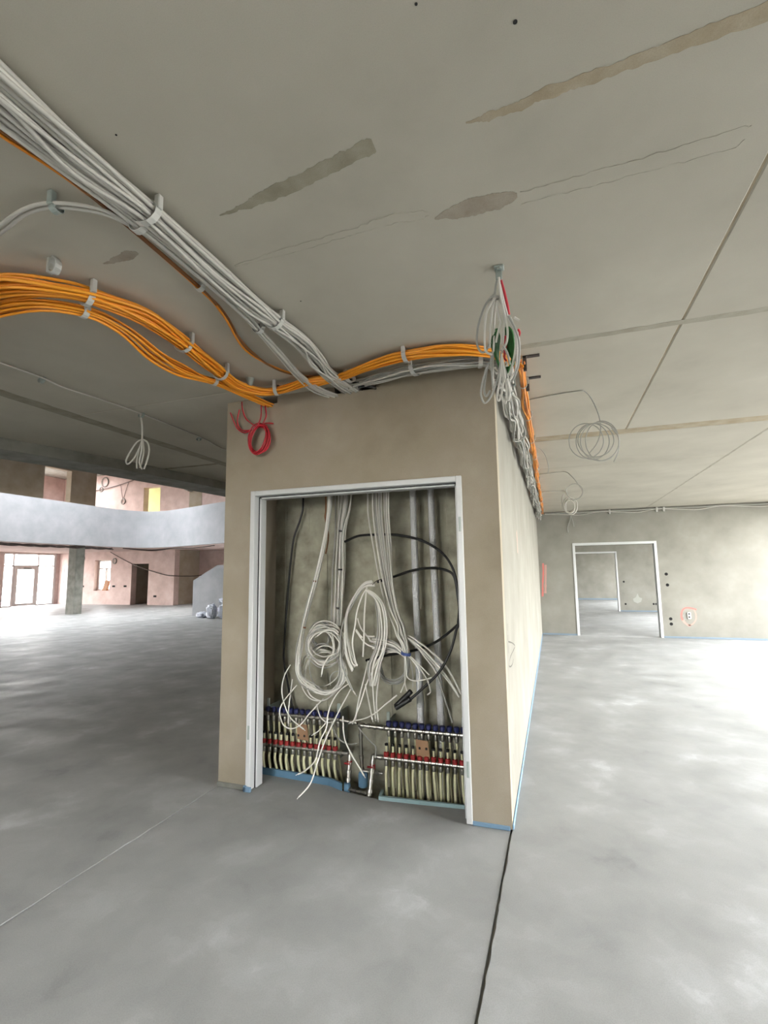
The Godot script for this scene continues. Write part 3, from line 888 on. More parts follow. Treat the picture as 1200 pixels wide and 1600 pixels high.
func manifold(x0: float, x1: float, y_up: float, y_low: float, z: float, zfoot: float, label: String, tag_x: float, n: int) -> void:
	var m := thing("heating_manifold", label, "manifold", "underfloor heating manifolds in the niche")
	for y in [y_up, y_low]:
		var st := new_st()
		var prof := [[0.0, 0.0], [0.0, 0.019]]
		for i in n:
			var p := (x1 - x0) * (i + 0.5) / n
			prof.append_array([[p - 0.02, 0.015], [p - 0.014, 0.019], [p + 0.014, 0.019], [p + 0.02, 0.015]])
		prof.append_array([[x1 - x0, 0.019], [x1 - x0, 0.0]])
		var zz := z - 0.035 if y == y_up else z
		lathe(st, V(x0, y, zz), Vector3.RIGHT, prof, 12)
		obj("rail", st, M.nickel, m)
	for i in n:
		var x := lerpf(x0, x1, (i + 0.5) / n)
		var j := rng.randf_range(-0.012, 0.012)
		# lower row: red ring, flow gauge, cream pipe
		var st := new_st()
		lathe(st, V(x, y_low + 0.012, z), Vector3.UP, [[0.0, 0.0], [0.0, 0.02], [0.028, 0.02], [0.032, 0.012], [0.032, 0.0]], 10)
		obj("red_ring", st, M.cap_red, m)
		st = new_st()
		lathe(st, V(x, y_low + 0.044, z), Vector3.UP, [[0.0, 0.0], [0.0, 0.008], [0.045, 0.008], [0.045, 0.0]], 8)
		obj("flow_gauge", st, M.pipe, m)
		st = new_st()
		lathe(st, V(x, y_low + 0.088, z), Vector3.UP, [[0.0, 0.0], [0.0, 0.012], [0.014, 0.012], [0.018, 0.006], [0.018, 0.0]], 8)
		obj("gauge_cap", st, M.black, m)
		st = new_st()
		lathe(st, V(x, y_low - 0.012, z), Vector3.DOWN, [[0.0, 0.0], [0.0, 0.013], [0.012, 0.015], [0.035, 0.015], [0.045, 0.01], [0.045, 0.0]], 8)
		obj("union_nut", st, M.nickel, m)
		st = new_st()
		tube(st, spline([V(x, y_low - 0.05, z), V(x + j * 0.3, y_low * 0.5, z + 0.01), V(x + j + 0.012, -0.09, zfoot - 0.03)], 5), 0.0108, 7)
		obj("floor_pipe", st, M.pipe, m)
		# upper row: blue cap, nut, pipe that passes behind the lower rail
		st = new_st()
		lathe(st, V(x + 0.01, y_up + 0.014, z - 0.035), Vector3.UP, [[0.0, 0.0], [0.0, 0.014], [0.01, 0.021], [0.034, 0.021], [0.04, 0.015], [0.04, 0.0]], 10)
		obj("blue_cap", st, M.cap_blue, m)
		st = new_st()
		lathe(st, V(x + 0.01, y_up - 0.012, z - 0.035), Vector3.DOWN, [[0.0, 0.0], [0.0, 0.013], [0.012, 0.015], [0.035, 0.015], [0.045, 0.01], [0.045, 0.0]], 8)
		obj("union_nut", st, M.nickel, m)
		st = new_st()
		var k := rng.randf_range(-0.008, 0.008)
		tube(st, spline([V(x + 0.01, y_up - 0.05, z - 0.035), V(x + 0.008, y_low + 0.05, z - 0.05), V(x + 0.006, y_low - 0.08, z - 0.06), V(x + 0.016 + k * 1.5, -0.09, zfoot - 0.11)], 5), 0.0092, 7)
		obj("floor_pipe", st, M.pipe, m)
	var s2 := new_st()
	plate(s2, PackedVector2Array([Vector2(tag_x, y_up - 0.16), Vector2(tag_x + 0.10, y_up - 0.17), Vector2(tag_x + 0.085, y_up - 0.05), Vector2(tag_x - 0.005, y_up - 0.045)]), 2, z + 0.004, z + 0.008)
	obj("cardboard_tag", s2, M.cardboard, m)
	for x in [x0 + 0.015, x1 - 0.03]:
		s2 = new_st()
		bevel_box(s2, V(x, y_low - 0.08, z - 0.25), V(x + 0.006, y_up + 0.05, z - 0.05), 0.002)
		bevel_box(s2, V(x, y_up + 0.03, z - 0.06), V(x + 0.025, y_up + 0.115, z - 0.045), 0.003)
		obj("bracket", s2, M.clip_grey, m)

func build_manifolds() -> void:
	manifold(-1.99, -1.31, 0.455, 0.225, -0.30, -0.32, "left heating manifold with red rings, blue caps and cream pipes", -1.66, 13)
	manifold(-0.945, -0.33, 0.425, 0.225, -0.30, -0.24, "right heating manifold with red rings, blue caps and cream pipes", -0.685, 12)
	var l := thing("connecting_pipework", "steel U-shaped pipe linking the two manifolds above the floor", "pipework")
	for q in [[V(-1.31, 0.225, -0.3), V(-1.215, 0.225, -0.3), 0.014, 2], [V(-1.21, 0.235, -0.3), V(-1.21, -0.02, -0.24), 0.015, 5], [V(-1.21, 0.0, -0.235), V(-1.03, 0.0, -0.2), 0.010, 4], [V(-1.02, -0.015, -0.2), V(-1.02, 0.225, -0.29), 0.015, 4], [V(-1.03, 0.225, -0.3), V(-0.945, 0.225, -0.3), 0.014, 2],
			[V(-1.145, 0.43, -0.33), V(-0.945, 0.425, -0.335), 0.013, 4], [V(-1.31, 0.455, -0.335), V(-1.17, 0.44, -0.34), 0.013, 3], [V(-1.14, 0.43, -0.335), V(-1.13, 0.12, -0.335), 0.012, 2], [V(-1.13, 0.10, -0.33), V(-0.96, 0.10, -0.33), 0.010, 2]]:
		fitting_pipe(l, q[0], q[1], q[2], q[3])
	for p in [V(-1.21, 0.228, -0.3), V(-1.02, 0.225, -0.295), V(-1.02, -0.005, -0.2), V(-1.145, 0.432, -0.333), V(-1.21, 0.0, -0.24), V(-1.13, 0.11, -0.333)]:
		var st := new_st()
		lathe(st, p - V(0, 0.019, 0), Vector3.UP, [[0.0, 0.0], [0.004, 0.014], [0.019, 0.021], [0.034, 0.014], [0.038, 0.0]], 10)
		obj("elbow", st, M.nickel, l)
	for p in [V(-1.21, 0.165, -0.287), V(-1.02, 0.165, -0.275)]:
		var st := new_st()
		lathe(st, p - V(0, 0.016, 0), Vector3.UP, [[0.0, 0.0], [0.0, 0.02], [0.03, 0.02], [0.03, 0.0]], 10)
		bevel_box(st, p + V(-0.035, -0.006, 0.015), p + V(0.01, 0.006, 0.03), 0.003)
		obj("valve_handle", st, M.cap_red, l)
	# blue foam upstands where the screed stops
	var foam := [["blue foam upstand in front of the left row of pipes", [V2(-1.985, -0.315), V2(-1.36, -0.275), V2(-1.24, -0.215), V2(-1.235, -0.2), V2(-1.37, -0.255), V2(-1.985, -0.295)], 0.045],
		["pale blue foam upstand in front of the right row of pipes", [V2(-0.93, -0.26), V2(-0.915, -0.17), V2(-0.62, -0.185), V2(-0.33, -0.205), V2(-0.33, -0.19), V2(-0.62, -0.165), V2(-0.93, -0.145), V2(-0.95, -0.26)], 0.018]]
	for q in foam:
		var st := new_st()
		prism(st, PackedVector2Array(q[1]), -0.02, q[2])
		tag(obj("foam_upstand", st, M.foam_pale if q[0].begins_with("pale") else M.foam_blue), q[0], "foam strip", "foam upstands at the niche floor")
	var bits := [["blue foam sleeve on the foot of the left steel riser", V(-1.21, -0.03, -0.235), 0.024, 0.07], ["dark blue foam sleeve between the two manifolds", V(-1.11, 0.0, -0.31), 0.036, 0.10]]
	for b in bits:
		var st := new_st()
		lathe(st, b[1], Vector3.UP, [[0.0, 0.0], [0.0, b[2]], [b[3] * 0.8, b[2] * 1.05], [b[3], b[2] * 0.9], [b[3], 0.0]], 12)
		tag(obj("foam_sleeve", st, M.foam_blue), b[0], "foam sleeve")
	var pit := new_st()
	box(pit, V(-2.05, -0.1, -0.56), V(-0.14, -0.092, -0.15))
	struct_mesh("floor_niche", pit, M.niche)

# ---------------------------------------------------------------- cables in the niche
func cable(parent: Node, pts: Array, r: float, m: Material, closed := false, called := "cable", per := 6) -> MeshInstance3D:
	var st := new_st()
	tube(st, spline(pts, per, closed), r, 6, closed)
	return obj(called, st, m, parent)

func white() -> Material:
	var k := rng.randf()
	return M.white_cable if k < 0.55 else (M.white_cable_b if k < 0.85 else M.grey_cable)

func jitter(pts: Array, side: float, deep: float) -> Array:
	var out := []
	var ox := rng.randf_range(-side, side)
	var oz := rng.randf_range(-deep, deep)
	for p in pts: out.append(p + V(ox + rng.randf_range(-side, side) * 0.6, 0, oz + rng.randf_range(-deep, deep) * 0.3))
	return out

func band(parent: Node, p: Vector3, t: Vector3, hw: float, hh: float, m: Material, width := 0.012, called := "cable_tie") -> void:
	var st := new_st()
	strap(st, p, t, hw, hh, width)
	obj(called, st, m, parent)

func build_niche_cables() -> void:
	var loose := [
		[V(-1.675,0.877,-0.2), V(-1.714,0.795,-0.176), V(-1.721,0.7,-0.152), V(-1.691,0.609,-0.132), V(-1.623,0.506,-0.116), V(-1.502,0.437,-0.1)],
		[V(-1.615,0.726,-0.2), V(-1.709,0.613,-0.171), V(-1.732,0.535,-0.143), V(-1.683,0.45,-0.114), V(-1.606,0.431,-0.103), V(-1.533,0.464,-0.109), V(-1.46,0.549,-0.114), V(-1.362,0.649,-0.12)],
		[V(-1.667,0.765,-0.22), V(-1.669,0.635,-0.187), V(-1.662,0.538,-0.153), V(-1.642,0.459,-0.12)],
		[V(-1.166,0.768,-0.2), V(-1.222,0.726,-0.14), V(-1.261,0.652,-0.08), V(-1.279,0.573,-0.05), V(-1.277,0.49,-0.02), V(-1.317,0.401,0), V(-1.35,0.271,0.01), V(-1.428,0.195,0.02), V(-1.476,0.171,0.03)],
		[V(-1.162,0.723,-0.2), V(-1.247,0.534,-0.11), V(-1.293,0.394,-0.028), V(-1.313,0.285,0.038), V(-1.353,0.142,0.076), V(-1.429,0.054,0.1)],
		[V(-1.225,0.525,-0.2), V(-1.198,0.389,-0.16), V(-1.129,0.284,-0.133), V(-1.028,0.155,-0.12)],
		[V(-0.774,0.724,-0.12), V(-0.864,0.652,-0.136), V(-0.956,0.577,-0.152), V(-1.041,0.531,-0.168), V(-1.12,0.506,-0.184), V(-1.168,0.48,-0.2)],
		[V(-0.853,1.058,-0.12), V(-0.944,0.909,-0.13), V(-1.012,0.782,-0.14), V(-1.065,0.641,-0.15), V(-1.126,0.505,-0.16)],
		[V(-0.999,0.947,-0.15), V(-1.044,0.798,-0.16), V(-1.089,0.649,-0.17), V(-1.118,0.507,-0.18)],
		[V(-1.044,0.768,-0.2), V(-1.015,0.664,-0.185), V(-0.979,0.528,-0.17)],
		[V(-0.934,1.051,-0.15), V(-0.97,0.875,-0.157), V(-0.967,0.694,-0.163), V(-0.955,0.537,-0.17)],
		[V(-0.887,1.023,-0.15), V(-0.924,0.82,-0.157), V(-0.944,0.66,-0.163), V(-0.936,0.532,-0.17)],
		[V(-1.222,0.983,-0.14), V(-1.214,0.869,-0.16), V(-1.174,0.772,-0.18), V(-1.125,0.69,-0.2)],
		[V(-1.255,0.989,-0.14), V(-1.31,0.965,-0.133), V(-1.353,0.898,-0.127), V(-1.364,0.836,-0.12)],
		[V(-1.216,1.151,-0.1), V(-1.267,1.178,-0.113), V(-1.349,1.159,-0.127), V(-1.437,1.125,-0.14)],
		[V(-1.229,1.133,-0.12), V(-1.276,1.163,-0.113), V(-1.34,1.154,-0.107), V(-1.391,1.12,-0.1)],
		[V(-1.444,0.594,-0.2), V(-1.402,0.525,-0.167), V(-1.343,0.495,-0.133), V(-1.286,0.502,-0.1)],
		[V(-1.335,0.418,-0.25), V(-1.265,0.351,-0.217), V(-1.172,0.336,-0.183), V(-1.105,0.357,-0.15)],
		[V(-1.142,0.42,-0.3), V(-1.037,0.343,-0.267), V(-0.98,0.319,-0.233), V(-0.971,0.27,-0.2)],
		[V(-1.344,0.495,-0.2), V(-1.411,0.415,-0.19), V(-1.462,0.379,-0.18)],
		[V(-1.298,0.821,-0.35), V(-1.352,0.814,-0.333), V(-1.384,0.777,-0.317), V(-1.376,0.734,-0.3)],
		[V(-1.311,0.483,-0.25), V(-1.352,0.39,-0.2), V(-1.36,0.336,-0.15)]]
	var words := ["white cable looping out low beside the left jamb", "white cable hanging in a wide bow over the left manifold", "short white cable dropping straight behind the left manifold's caps", "white cable bending down to the left manifold's red row",
		"longest white cable end reaching down onto the screed", "white cable end dropping to the dark blue foam sleeve", "white cable curving left from the black plug over the right rail", "white cable crossing down to the left of the long coil's tails",
		"white cable drooping behind the long coil towards the steel elbow", "thin white tail fanning out under the long coil", "straight white tail in the middle under the long coil", "right hand straight white tail under the long coil", "white cable swinging down from the left of the long coil",
		"short bright cable end arched in front of the left coil", "upper bright stripped cable end pointing left", "lower bright stripped cable end pointing left", "small white cable hook above the left manifold's brown tag", "grey cable bow between the manifolds",
		"grey cable arch over the dark gap between the manifolds", "short white end lying on the left manifold's brown tag", "grey curled cable end behind the loose tails", "white cable tail crossing others above the left rail"]
	for i in loose.size():
		var t := thing("loose_cable", words[i], "cable", "loose cable ends in the niche")
		cable(t, loose[i], 0.0052, M.white_cable if i not in [17, 18, 20] else M.grey_cable, false, "sheath")
		var st := new_st()
		var e: Vector3 = loose[i][loose[i].size() - 1]
		var d: Vector3 = (e - loose[i][loose[i].size() - 2]).normalized()
		tube(st, PackedVector3Array([e - d * 0.005, e + d * 0.018]), 0.003, 5)
		obj("bare_end", st, M.clip, t)
	var sets := [["cable_bundle", [
		[V(-1.414,2.238,-0.3), V(-1.426,1.993,-0.3), V(-1.465,1.774,-0.3), V(-1.537,1.527,-0.3), V(-1.578,1.344,-0.273), V(-1.614,1.164,-0.247), V(-1.638,1.017,-0.22), V(-1.635,0.91,-0.2), V(-1.629,0.828,-0.183), V(-1.583,0.751,-0.166), V(-1.49,0.706,-0.154), V(-1.358,0.689,-0.146), V(-1.259,0.733,-0.149), V(-1.229,0.792,-0.174), V(-1.23,0.883,-0.2)],
		[V(-1.401,2.238,-0.3), V(-1.417,1.992,-0.3), V(-1.456,1.774,-0.3), V(-1.527,1.527,-0.3), V(-1.567,1.344,-0.273), V(-1.604,1.164,-0.247), V(-1.624,1.018,-0.22), V(-1.623,0.91,-0.2), V(-1.616,0.829,-0.183), V(-1.571,0.759,-0.166), V(-1.48,0.716,-0.154), V(-1.354,0.707,-0.146), V(-1.254,0.733,-0.149), V(-1.222,0.792,-0.174), V(-1.223,0.883,-0.2)],
		[V(-1.389,2.237,-0.3), V(-1.408,1.992,-0.3), V(-1.448,1.774,-0.3), V(-1.516,1.527,-0.3), V(-1.557,1.344,-0.273), V(-1.593,1.164,-0.247), V(-1.61,1.018,-0.22), V(-1.611,0.911,-0.2), V(-1.604,0.83,-0.183), V(-1.559,0.767,-0.166), V(-1.469,0.725,-0.154), V(-1.349,0.69,-0.146), V(-1.249,0.734,-0.149), V(-1.216,0.792,-0.174), V(-1.217,0.884,-0.2)],
		[V(-1.377,2.236,-0.3), V(-1.4,1.992,-0.3), V(-1.439,1.774,-0.3), V(-1.506,1.527,-0.3), V(-1.547,1.344,-0.273), V(-1.583,1.164,-0.247), V(-1.597,1.019,-0.22), V(-1.6,0.911,-0.2), V(-1.592,0.83,-0.183), V(-1.547,0.775,-0.166), V(-1.459,0.735,-0.154), V(-1.345,0.708,-0.146), V(-1.244,0.734,-0.149), V(-1.209,0.793,-0.174), V(-1.21,0.884,-0.2)],
		[V(-1.365,2.235,-0.3), V(-1.391,1.991,-0.3), V(-1.431,1.774,-0.3), V(-1.495,1.527,-0.3), V(-1.536,1.344,-0.273), V(-1.573,1.165,-0.247), V(-1.583,1.019,-0.22), V(-1.588,0.912,-0.2), V(-1.579,0.831,-0.183), V(-1.535,0.784,-0.166), V(-1.449,0.745,-0.154), V(-1.341,0.69,-0.146), V(-1.239,0.734,-0.149), V(-1.203,0.793,-0.174), V(-1.203,0.884,-0.2)],
		[V(-1.353,2.234,-0.3), V(-1.382,1.991,-0.3), V(-1.422,1.773,-0.3), V(-1.485,1.527,-0.3), V(-1.526,1.344,-0.273), V(-1.563,1.165,-0.247), V(-1.57,1.019,-0.22), V(-1.577,0.912,-0.2), V(-1.567,0.832,-0.183), V(-1.522,0.792,-0.166), V(-1.439,0.754,-0.154), V(-1.337,0.708,-0.146), V(-1.234,0.735,-0.149), V(-1.196,0.793,-0.174), V(-1.197,0.885,-0.2)]], "thin bundle of white cables falling along the niche's left and turning back up", 0.0055], ["cable_bundle", [
		[V(-1.373,2.253,-0.42), V(-1.377,1.936,-0.415), V(-1.389,1.618,-0.41), V(-1.398,1.305,-0.405), V(-1.402,1.167,-0.4)],
		[V(-1.357,2.252,-0.42), V(-1.368,1.936,-0.415), V(-1.377,1.618,-0.41), V(-1.389,1.305,-0.405), V(-1.394,1.167,-0.4)],
		[V(-1.341,2.251,-0.42), V(-1.359,1.936,-0.415), V(-1.365,1.617,-0.41), V(-1.38,1.306,-0.405), V(-1.385,1.167,-0.4)],
		[V(-1.325,2.25,-0.42), V(-1.35,1.935,-0.415), V(-1.363,1.617,-0.41), V(-1.372,1.306,-0.405), V(-1.377,1.168,-0.4)],
		[V(-1.31,2.249,-0.42), V(-1.342,1.935,-0.415), V(-1.351,1.617,-0.41), V(-1.363,1.306,-0.405), V(-1.368,1.168,-0.4)],
		[V(-1.294,2.248,-0.42), V(-1.333,1.934,-0.415), V(-1.339,1.617,-0.41), V(-1.355,1.306,-0.405), V(-1.36,1.168,-0.4)],
		[V(-1.278,2.247,-0.42), V(-1.324,1.934,-0.415), V(-1.337,1.617,-0.41), V(-1.346,1.306,-0.405), V(-1.351,1.168,-0.4)],
		[V(-1.262,2.246,-0.42), V(-1.316,1.934,-0.415), V(-1.325,1.617,-0.41), V(-1.338,1.306,-0.405), V(-1.343,1.168,-0.4)],
		[V(-1.247,2.245,-0.42), V(-1.307,1.933,-0.415), V(-1.313,1.617,-0.41), V(-1.329,1.306,-0.405), V(-1.334,1.169,-0.4)],
		[V(-1.231,2.244,-0.42), V(-1.298,1.933,-0.415), V(-1.311,1.617,-0.41), V(-1.32,1.306,-0.405), V(-1.326,1.169,-0.4)]], "straight bundle of white cables on the back wall with dark clips", 0.006], ["cable_bundle", [
		[V(-1.036,2.229,-0.3), V(-1.022,2.02,-0.292), V(-0.98,1.761,-0.284), V(-0.926,1.524,-0.264), V(-0.867,1.324,-0.232), V(-0.796,1.202,-0.2), V(-0.777,1.137,-0.18), V(-0.735,1.077,-0.165), V(-0.708,1.013,-0.15)],
		[V(-1.021,2.228,-0.3), V(-1.008,2.019,-0.292), V(-0.969,1.761,-0.284), V(-0.918,1.524,-0.264), V(-0.86,1.324,-0.232), V(-0.791,1.202,-0.2), V(-0.771,1.138,-0.18), V(-0.732,1.077,-0.165), V(-0.707,1.013,-0.15)],
		[V(-1.006,2.228,-0.3), V(-0.994,2.019,-0.292), V(-0.957,1.76,-0.284), V(-0.91,1.524,-0.264), V(-0.854,1.324,-0.232), V(-0.785,1.202,-0.2), V(-0.766,1.138,-0.18), V(-0.729,1.077,-0.165), V(-0.705,1.013,-0.15)],
		[V(-0.992,2.227,-0.3), V(-0.981,2.018,-0.292), V(-0.946,1.76,-0.284), V(-0.902,1.524,-0.264), V(-0.847,1.324,-0.232), V(-0.78,1.202,-0.2), V(-0.761,1.138,-0.18), V(-0.726,1.077,-0.165), V(-0.704,1.013,-0.15)],
		[V(-0.977,2.226,-0.3), V(-0.967,2.017,-0.292), V(-0.935,1.76,-0.284), V(-0.895,1.524,-0.264), V(-0.84,1.324,-0.232), V(-0.775,1.202,-0.2), V(-0.755,1.138,-0.18), V(-0.723,1.077,-0.165), V(-0.702,1.013,-0.15)],
		[V(-0.962,2.225,-0.3), V(-0.953,2.017,-0.292), V(-0.923,1.76,-0.284), V(-0.887,1.524,-0.264), V(-0.834,1.324,-0.232), V(-0.77,1.202,-0.2), V(-0.75,1.138,-0.18), V(-0.72,1.077,-0.165), V(-0.701,1.014,-0.15)],
		[V(-0.948,2.224,-0.3), V(-0.94,2.016,-0.292), V(-0.912,1.759,-0.284), V(-0.879,1.524,-0.264), V(-0.827,1.324,-0.232), V(-0.765,1.202,-0.2), V(-0.745,1.138,-0.18), V(-0.717,1.077,-0.165), V(-0.699,1.014,-0.15)],
		[V(-0.933,2.223,-0.3), V(-0.926,2.015,-0.292), V(-0.901,1.759,-0.284), V(-0.872,1.523,-0.264), V(-0.82,1.325,-0.232), V(-0.76,1.202,-0.2), V(-0.739,1.139,-0.18), V(-0.714,1.077,-0.165), V(-0.698,1.014,-0.15)],
		[V(-0.919,2.222,-0.3), V(-0.913,2.015,-0.292), V(-0.889,1.759,-0.284), V(-0.864,1.523,-0.264), V(-0.814,1.325,-0.232), V(-0.755,1.203,-0.2), V(-0.734,1.139,-0.18), V(-0.711,1.078,-0.165), V(-0.696,1.014,-0.15)],
		[V(-0.905,2.221,-0.3), V(-0.899,2.014,-0.292), V(-0.878,1.758,-0.284), V(-0.856,1.523,-0.264), V(-0.807,1.325,-0.232), V(-0.75,1.203,-0.2), V(-0.729,1.139,-0.18), V(-0.708,1.078,-0.165), V(-0.695,1.014,-0.15)],
		[V(-0.89,2.22,-0.3), V(-0.886,2.013,-0.292), V(-0.867,1.758,-0.284), V(-0.848,1.523,-0.264), V(-0.8,1.325,-0.232), V(-0.745,1.203,-0.2), V(-0.723,1.139,-0.18), V(-0.705,1.078,-0.165), V(-0.693,1.014,-0.15)],
		[V(-0.876,2.219,-0.3), V(-0.872,2.013,-0.292), V(-0.855,1.758,-0.284), V(-0.841,1.523,-0.264), V(-0.794,1.325,-0.232), V(-0.74,1.203,-0.2), V(-0.718,1.139,-0.18), V(-0.702,1.078,-0.165), V(-0.692,1.014,-0.15)]], "thick bundle of grey white cables hanging right of the niche's middle", 0.0058],
		["cable_fan", [
		[V(-0.707,1.011,-0.15), V(-0.707,0.969,-0.143), V(-0.71,0.894,-0.135), V(-0.705,0.813,-0.127), V(-0.686,0.762,-0.12)],
		[V(-0.707,1.011,-0.15), V(-0.677,0.95,-0.14), V(-0.661,0.863,-0.13), V(-0.66,0.784,-0.12)],
		[V(-0.707,1.011,-0.15), V(-0.701,0.928,-0.144), V(-0.689,0.86,-0.138), V(-0.647,0.836,-0.132), V(-0.58,0.841,-0.126), V(-0.514,0.863,-0.12)],
		[V(-0.707,1.011,-0.15), V(-0.647,0.958,-0.14), V(-0.588,0.881,-0.13), V(-0.543,0.824,-0.12)],
		[V(-0.707,1.011,-0.15), V(-0.669,0.971,-0.14), V(-0.617,0.886,-0.13), V(-0.624,0.779,-0.12)],
		[V(-0.707,1.011,-0.15), V(-0.707,0.9,-0.14), V(-0.713,0.819,-0.13), V(-0.741,0.744,-0.12)],
		[V(-0.707,1.011,-0.15), V(-0.638,0.967,-0.135), V(-0.535,0.879,-0.12)],
		[V(-0.707,1.011,-0.15), V(-0.597,0.899,-0.14), V(-0.533,0.776,-0.13), V(-0.553,0.743,-0.12)]], "fan of thin cable ends below the blue tie", 0.0042], ["cable_sweep", [
		[V(-0.766,1.142,-0.2), V(-0.708,1.107,-0.208), V(-0.614,1.031,-0.216), V(-0.515,0.929,-0.224), V(-0.432,0.828,-0.232), V(-0.348,0.715,-0.24)],
		[V(-0.763,1.14,-0.2), V(-0.703,1.11,-0.208), V(-0.608,1.039,-0.216), V(-0.506,0.938,-0.224), V(-0.425,0.838,-0.232), V(-0.345,0.719,-0.24)],
		[V(-0.76,1.137,-0.2), V(-0.699,1.113,-0.208), V(-0.602,1.046,-0.216), V(-0.497,0.948,-0.224), V(-0.417,0.848,-0.232), V(-0.342,0.723,-0.24)],
		[V(-0.757,1.134,-0.2), V(-0.694,1.116,-0.208), V(-0.595,1.053,-0.216), V(-0.488,0.957,-0.224), V(-0.41,0.858,-0.232), V(-0.339,0.728,-0.24)],
		[V(-0.754,1.131,-0.2), V(-0.689,1.119,-0.208), V(-0.589,1.06,-0.216), V(-0.479,0.967,-0.224), V(-0.402,0.868,-0.232), V(-0.336,0.732,-0.24)],
		[V(-0.765,1.133,-0.22), V(-0.632,1.029,-0.228), V(-0.518,0.892,-0.235), V(-0.459,0.714,-0.243), V(-0.402,0.532,-0.25)],
		[V(-0.674,1.1,-0.22), V(-0.589,0.988,-0.23), V(-0.512,0.877,-0.24), V(-0.454,0.699,-0.25)]], "cables sweeping down to the right in front of the foil pipes", 0.0055], ["cable_loop", [
		[V(-0.986,1.11,-0.18), V(-0.92,1.105,-0.172), V(-0.848,1.094,-0.165), V(-0.777,1.069,-0.158), V(-0.712,1.01,-0.15)],
		[V(-0.986,1.1,-0.18), V(-0.921,1.095,-0.172), V(-0.848,1.084,-0.165), V(-0.777,1.062,-0.158), V(-0.712,1.005,-0.15)],
		[V(-0.986,1.089,-0.18), V(-0.921,1.085,-0.172), V(-0.848,1.074,-0.165), V(-0.777,1.055,-0.158), V(-0.712,1.001,-0.15)],
		[V(-0.986,1.079,-0.18), V(-0.921,1.075,-0.172), V(-0.848,1.064,-0.165), V(-0.777,1.048,-0.158), V(-0.712,0.997,-0.15)],
		[V(-0.987,1.069,-0.18), V(-0.921,1.065,-0.172), V(-0.849,1.054,-0.165), V(-0.778,1.041,-0.158), V(-0.712,0.993,-0.15)],
		[V(-0.987,1.059,-0.18), V(-0.921,1.055,-0.172), V(-0.849,1.044,-0.165), V(-0.778,1.034,-0.158), V(-0.712,0.989,-0.15)],
		[V(-0.987,1.049,-0.18), V(-0.921,1.045,-0.172), V(-0.849,1.034,-0.165), V(-0.778,1.027,-0.158), V(-0.712,0.984,-0.15)],
		[V(-0.987,1.039,-0.18), V(-0.921,1.035,-0.172), V(-0.849,1.024,-0.165), V(-0.778,1.02,-0.158), V(-0.712,0.98,-0.15)],
		[V(-0.987,1.029,-0.18), V(-0.921,1.025,-0.172), V(-0.849,1.014,-0.165), V(-0.778,1.013,-0.158), V(-0.713,0.976,-0.15)]], "flat band of white cables passing behind the long coil to the blue tie", 0.0055]]
	for s in sets:
		var t := thing(s[0], s[2], "cables", "cable bundles in the niche")
		for p in s[1]:
			var q: Array = p
			if q[0].y > 2.1: q = [q[0] + V(0.0, 0.75, -0.02)] + q
			cable(t, jitter(q, 0.007, 0.03), s[3] * rng.randf_range(0.9, 1.2), white())
		var mid: Array = s[1][s[1].size() / 2]
		if s[2].begins_with("straight"):
			for k in [1, 2, 3]: band(t, mid[k], mid[k] - mid[k - 1], 0.035, 0.012, M.black, 0.014)
		elif s[2].begins_with("thin"):
			for k in [3, 5]: band(t, mid[k], mid[k] - mid[k - 1], 0.028, 0.012, M.brown_cable, 0.012)
		elif s[2].begins_with("fan"):
			band(t, mid[0] + V(0, 0, 0.01), Vector3(0.2, 1, 0), 0.03, 0.035, M.tie_blue, 0.02)
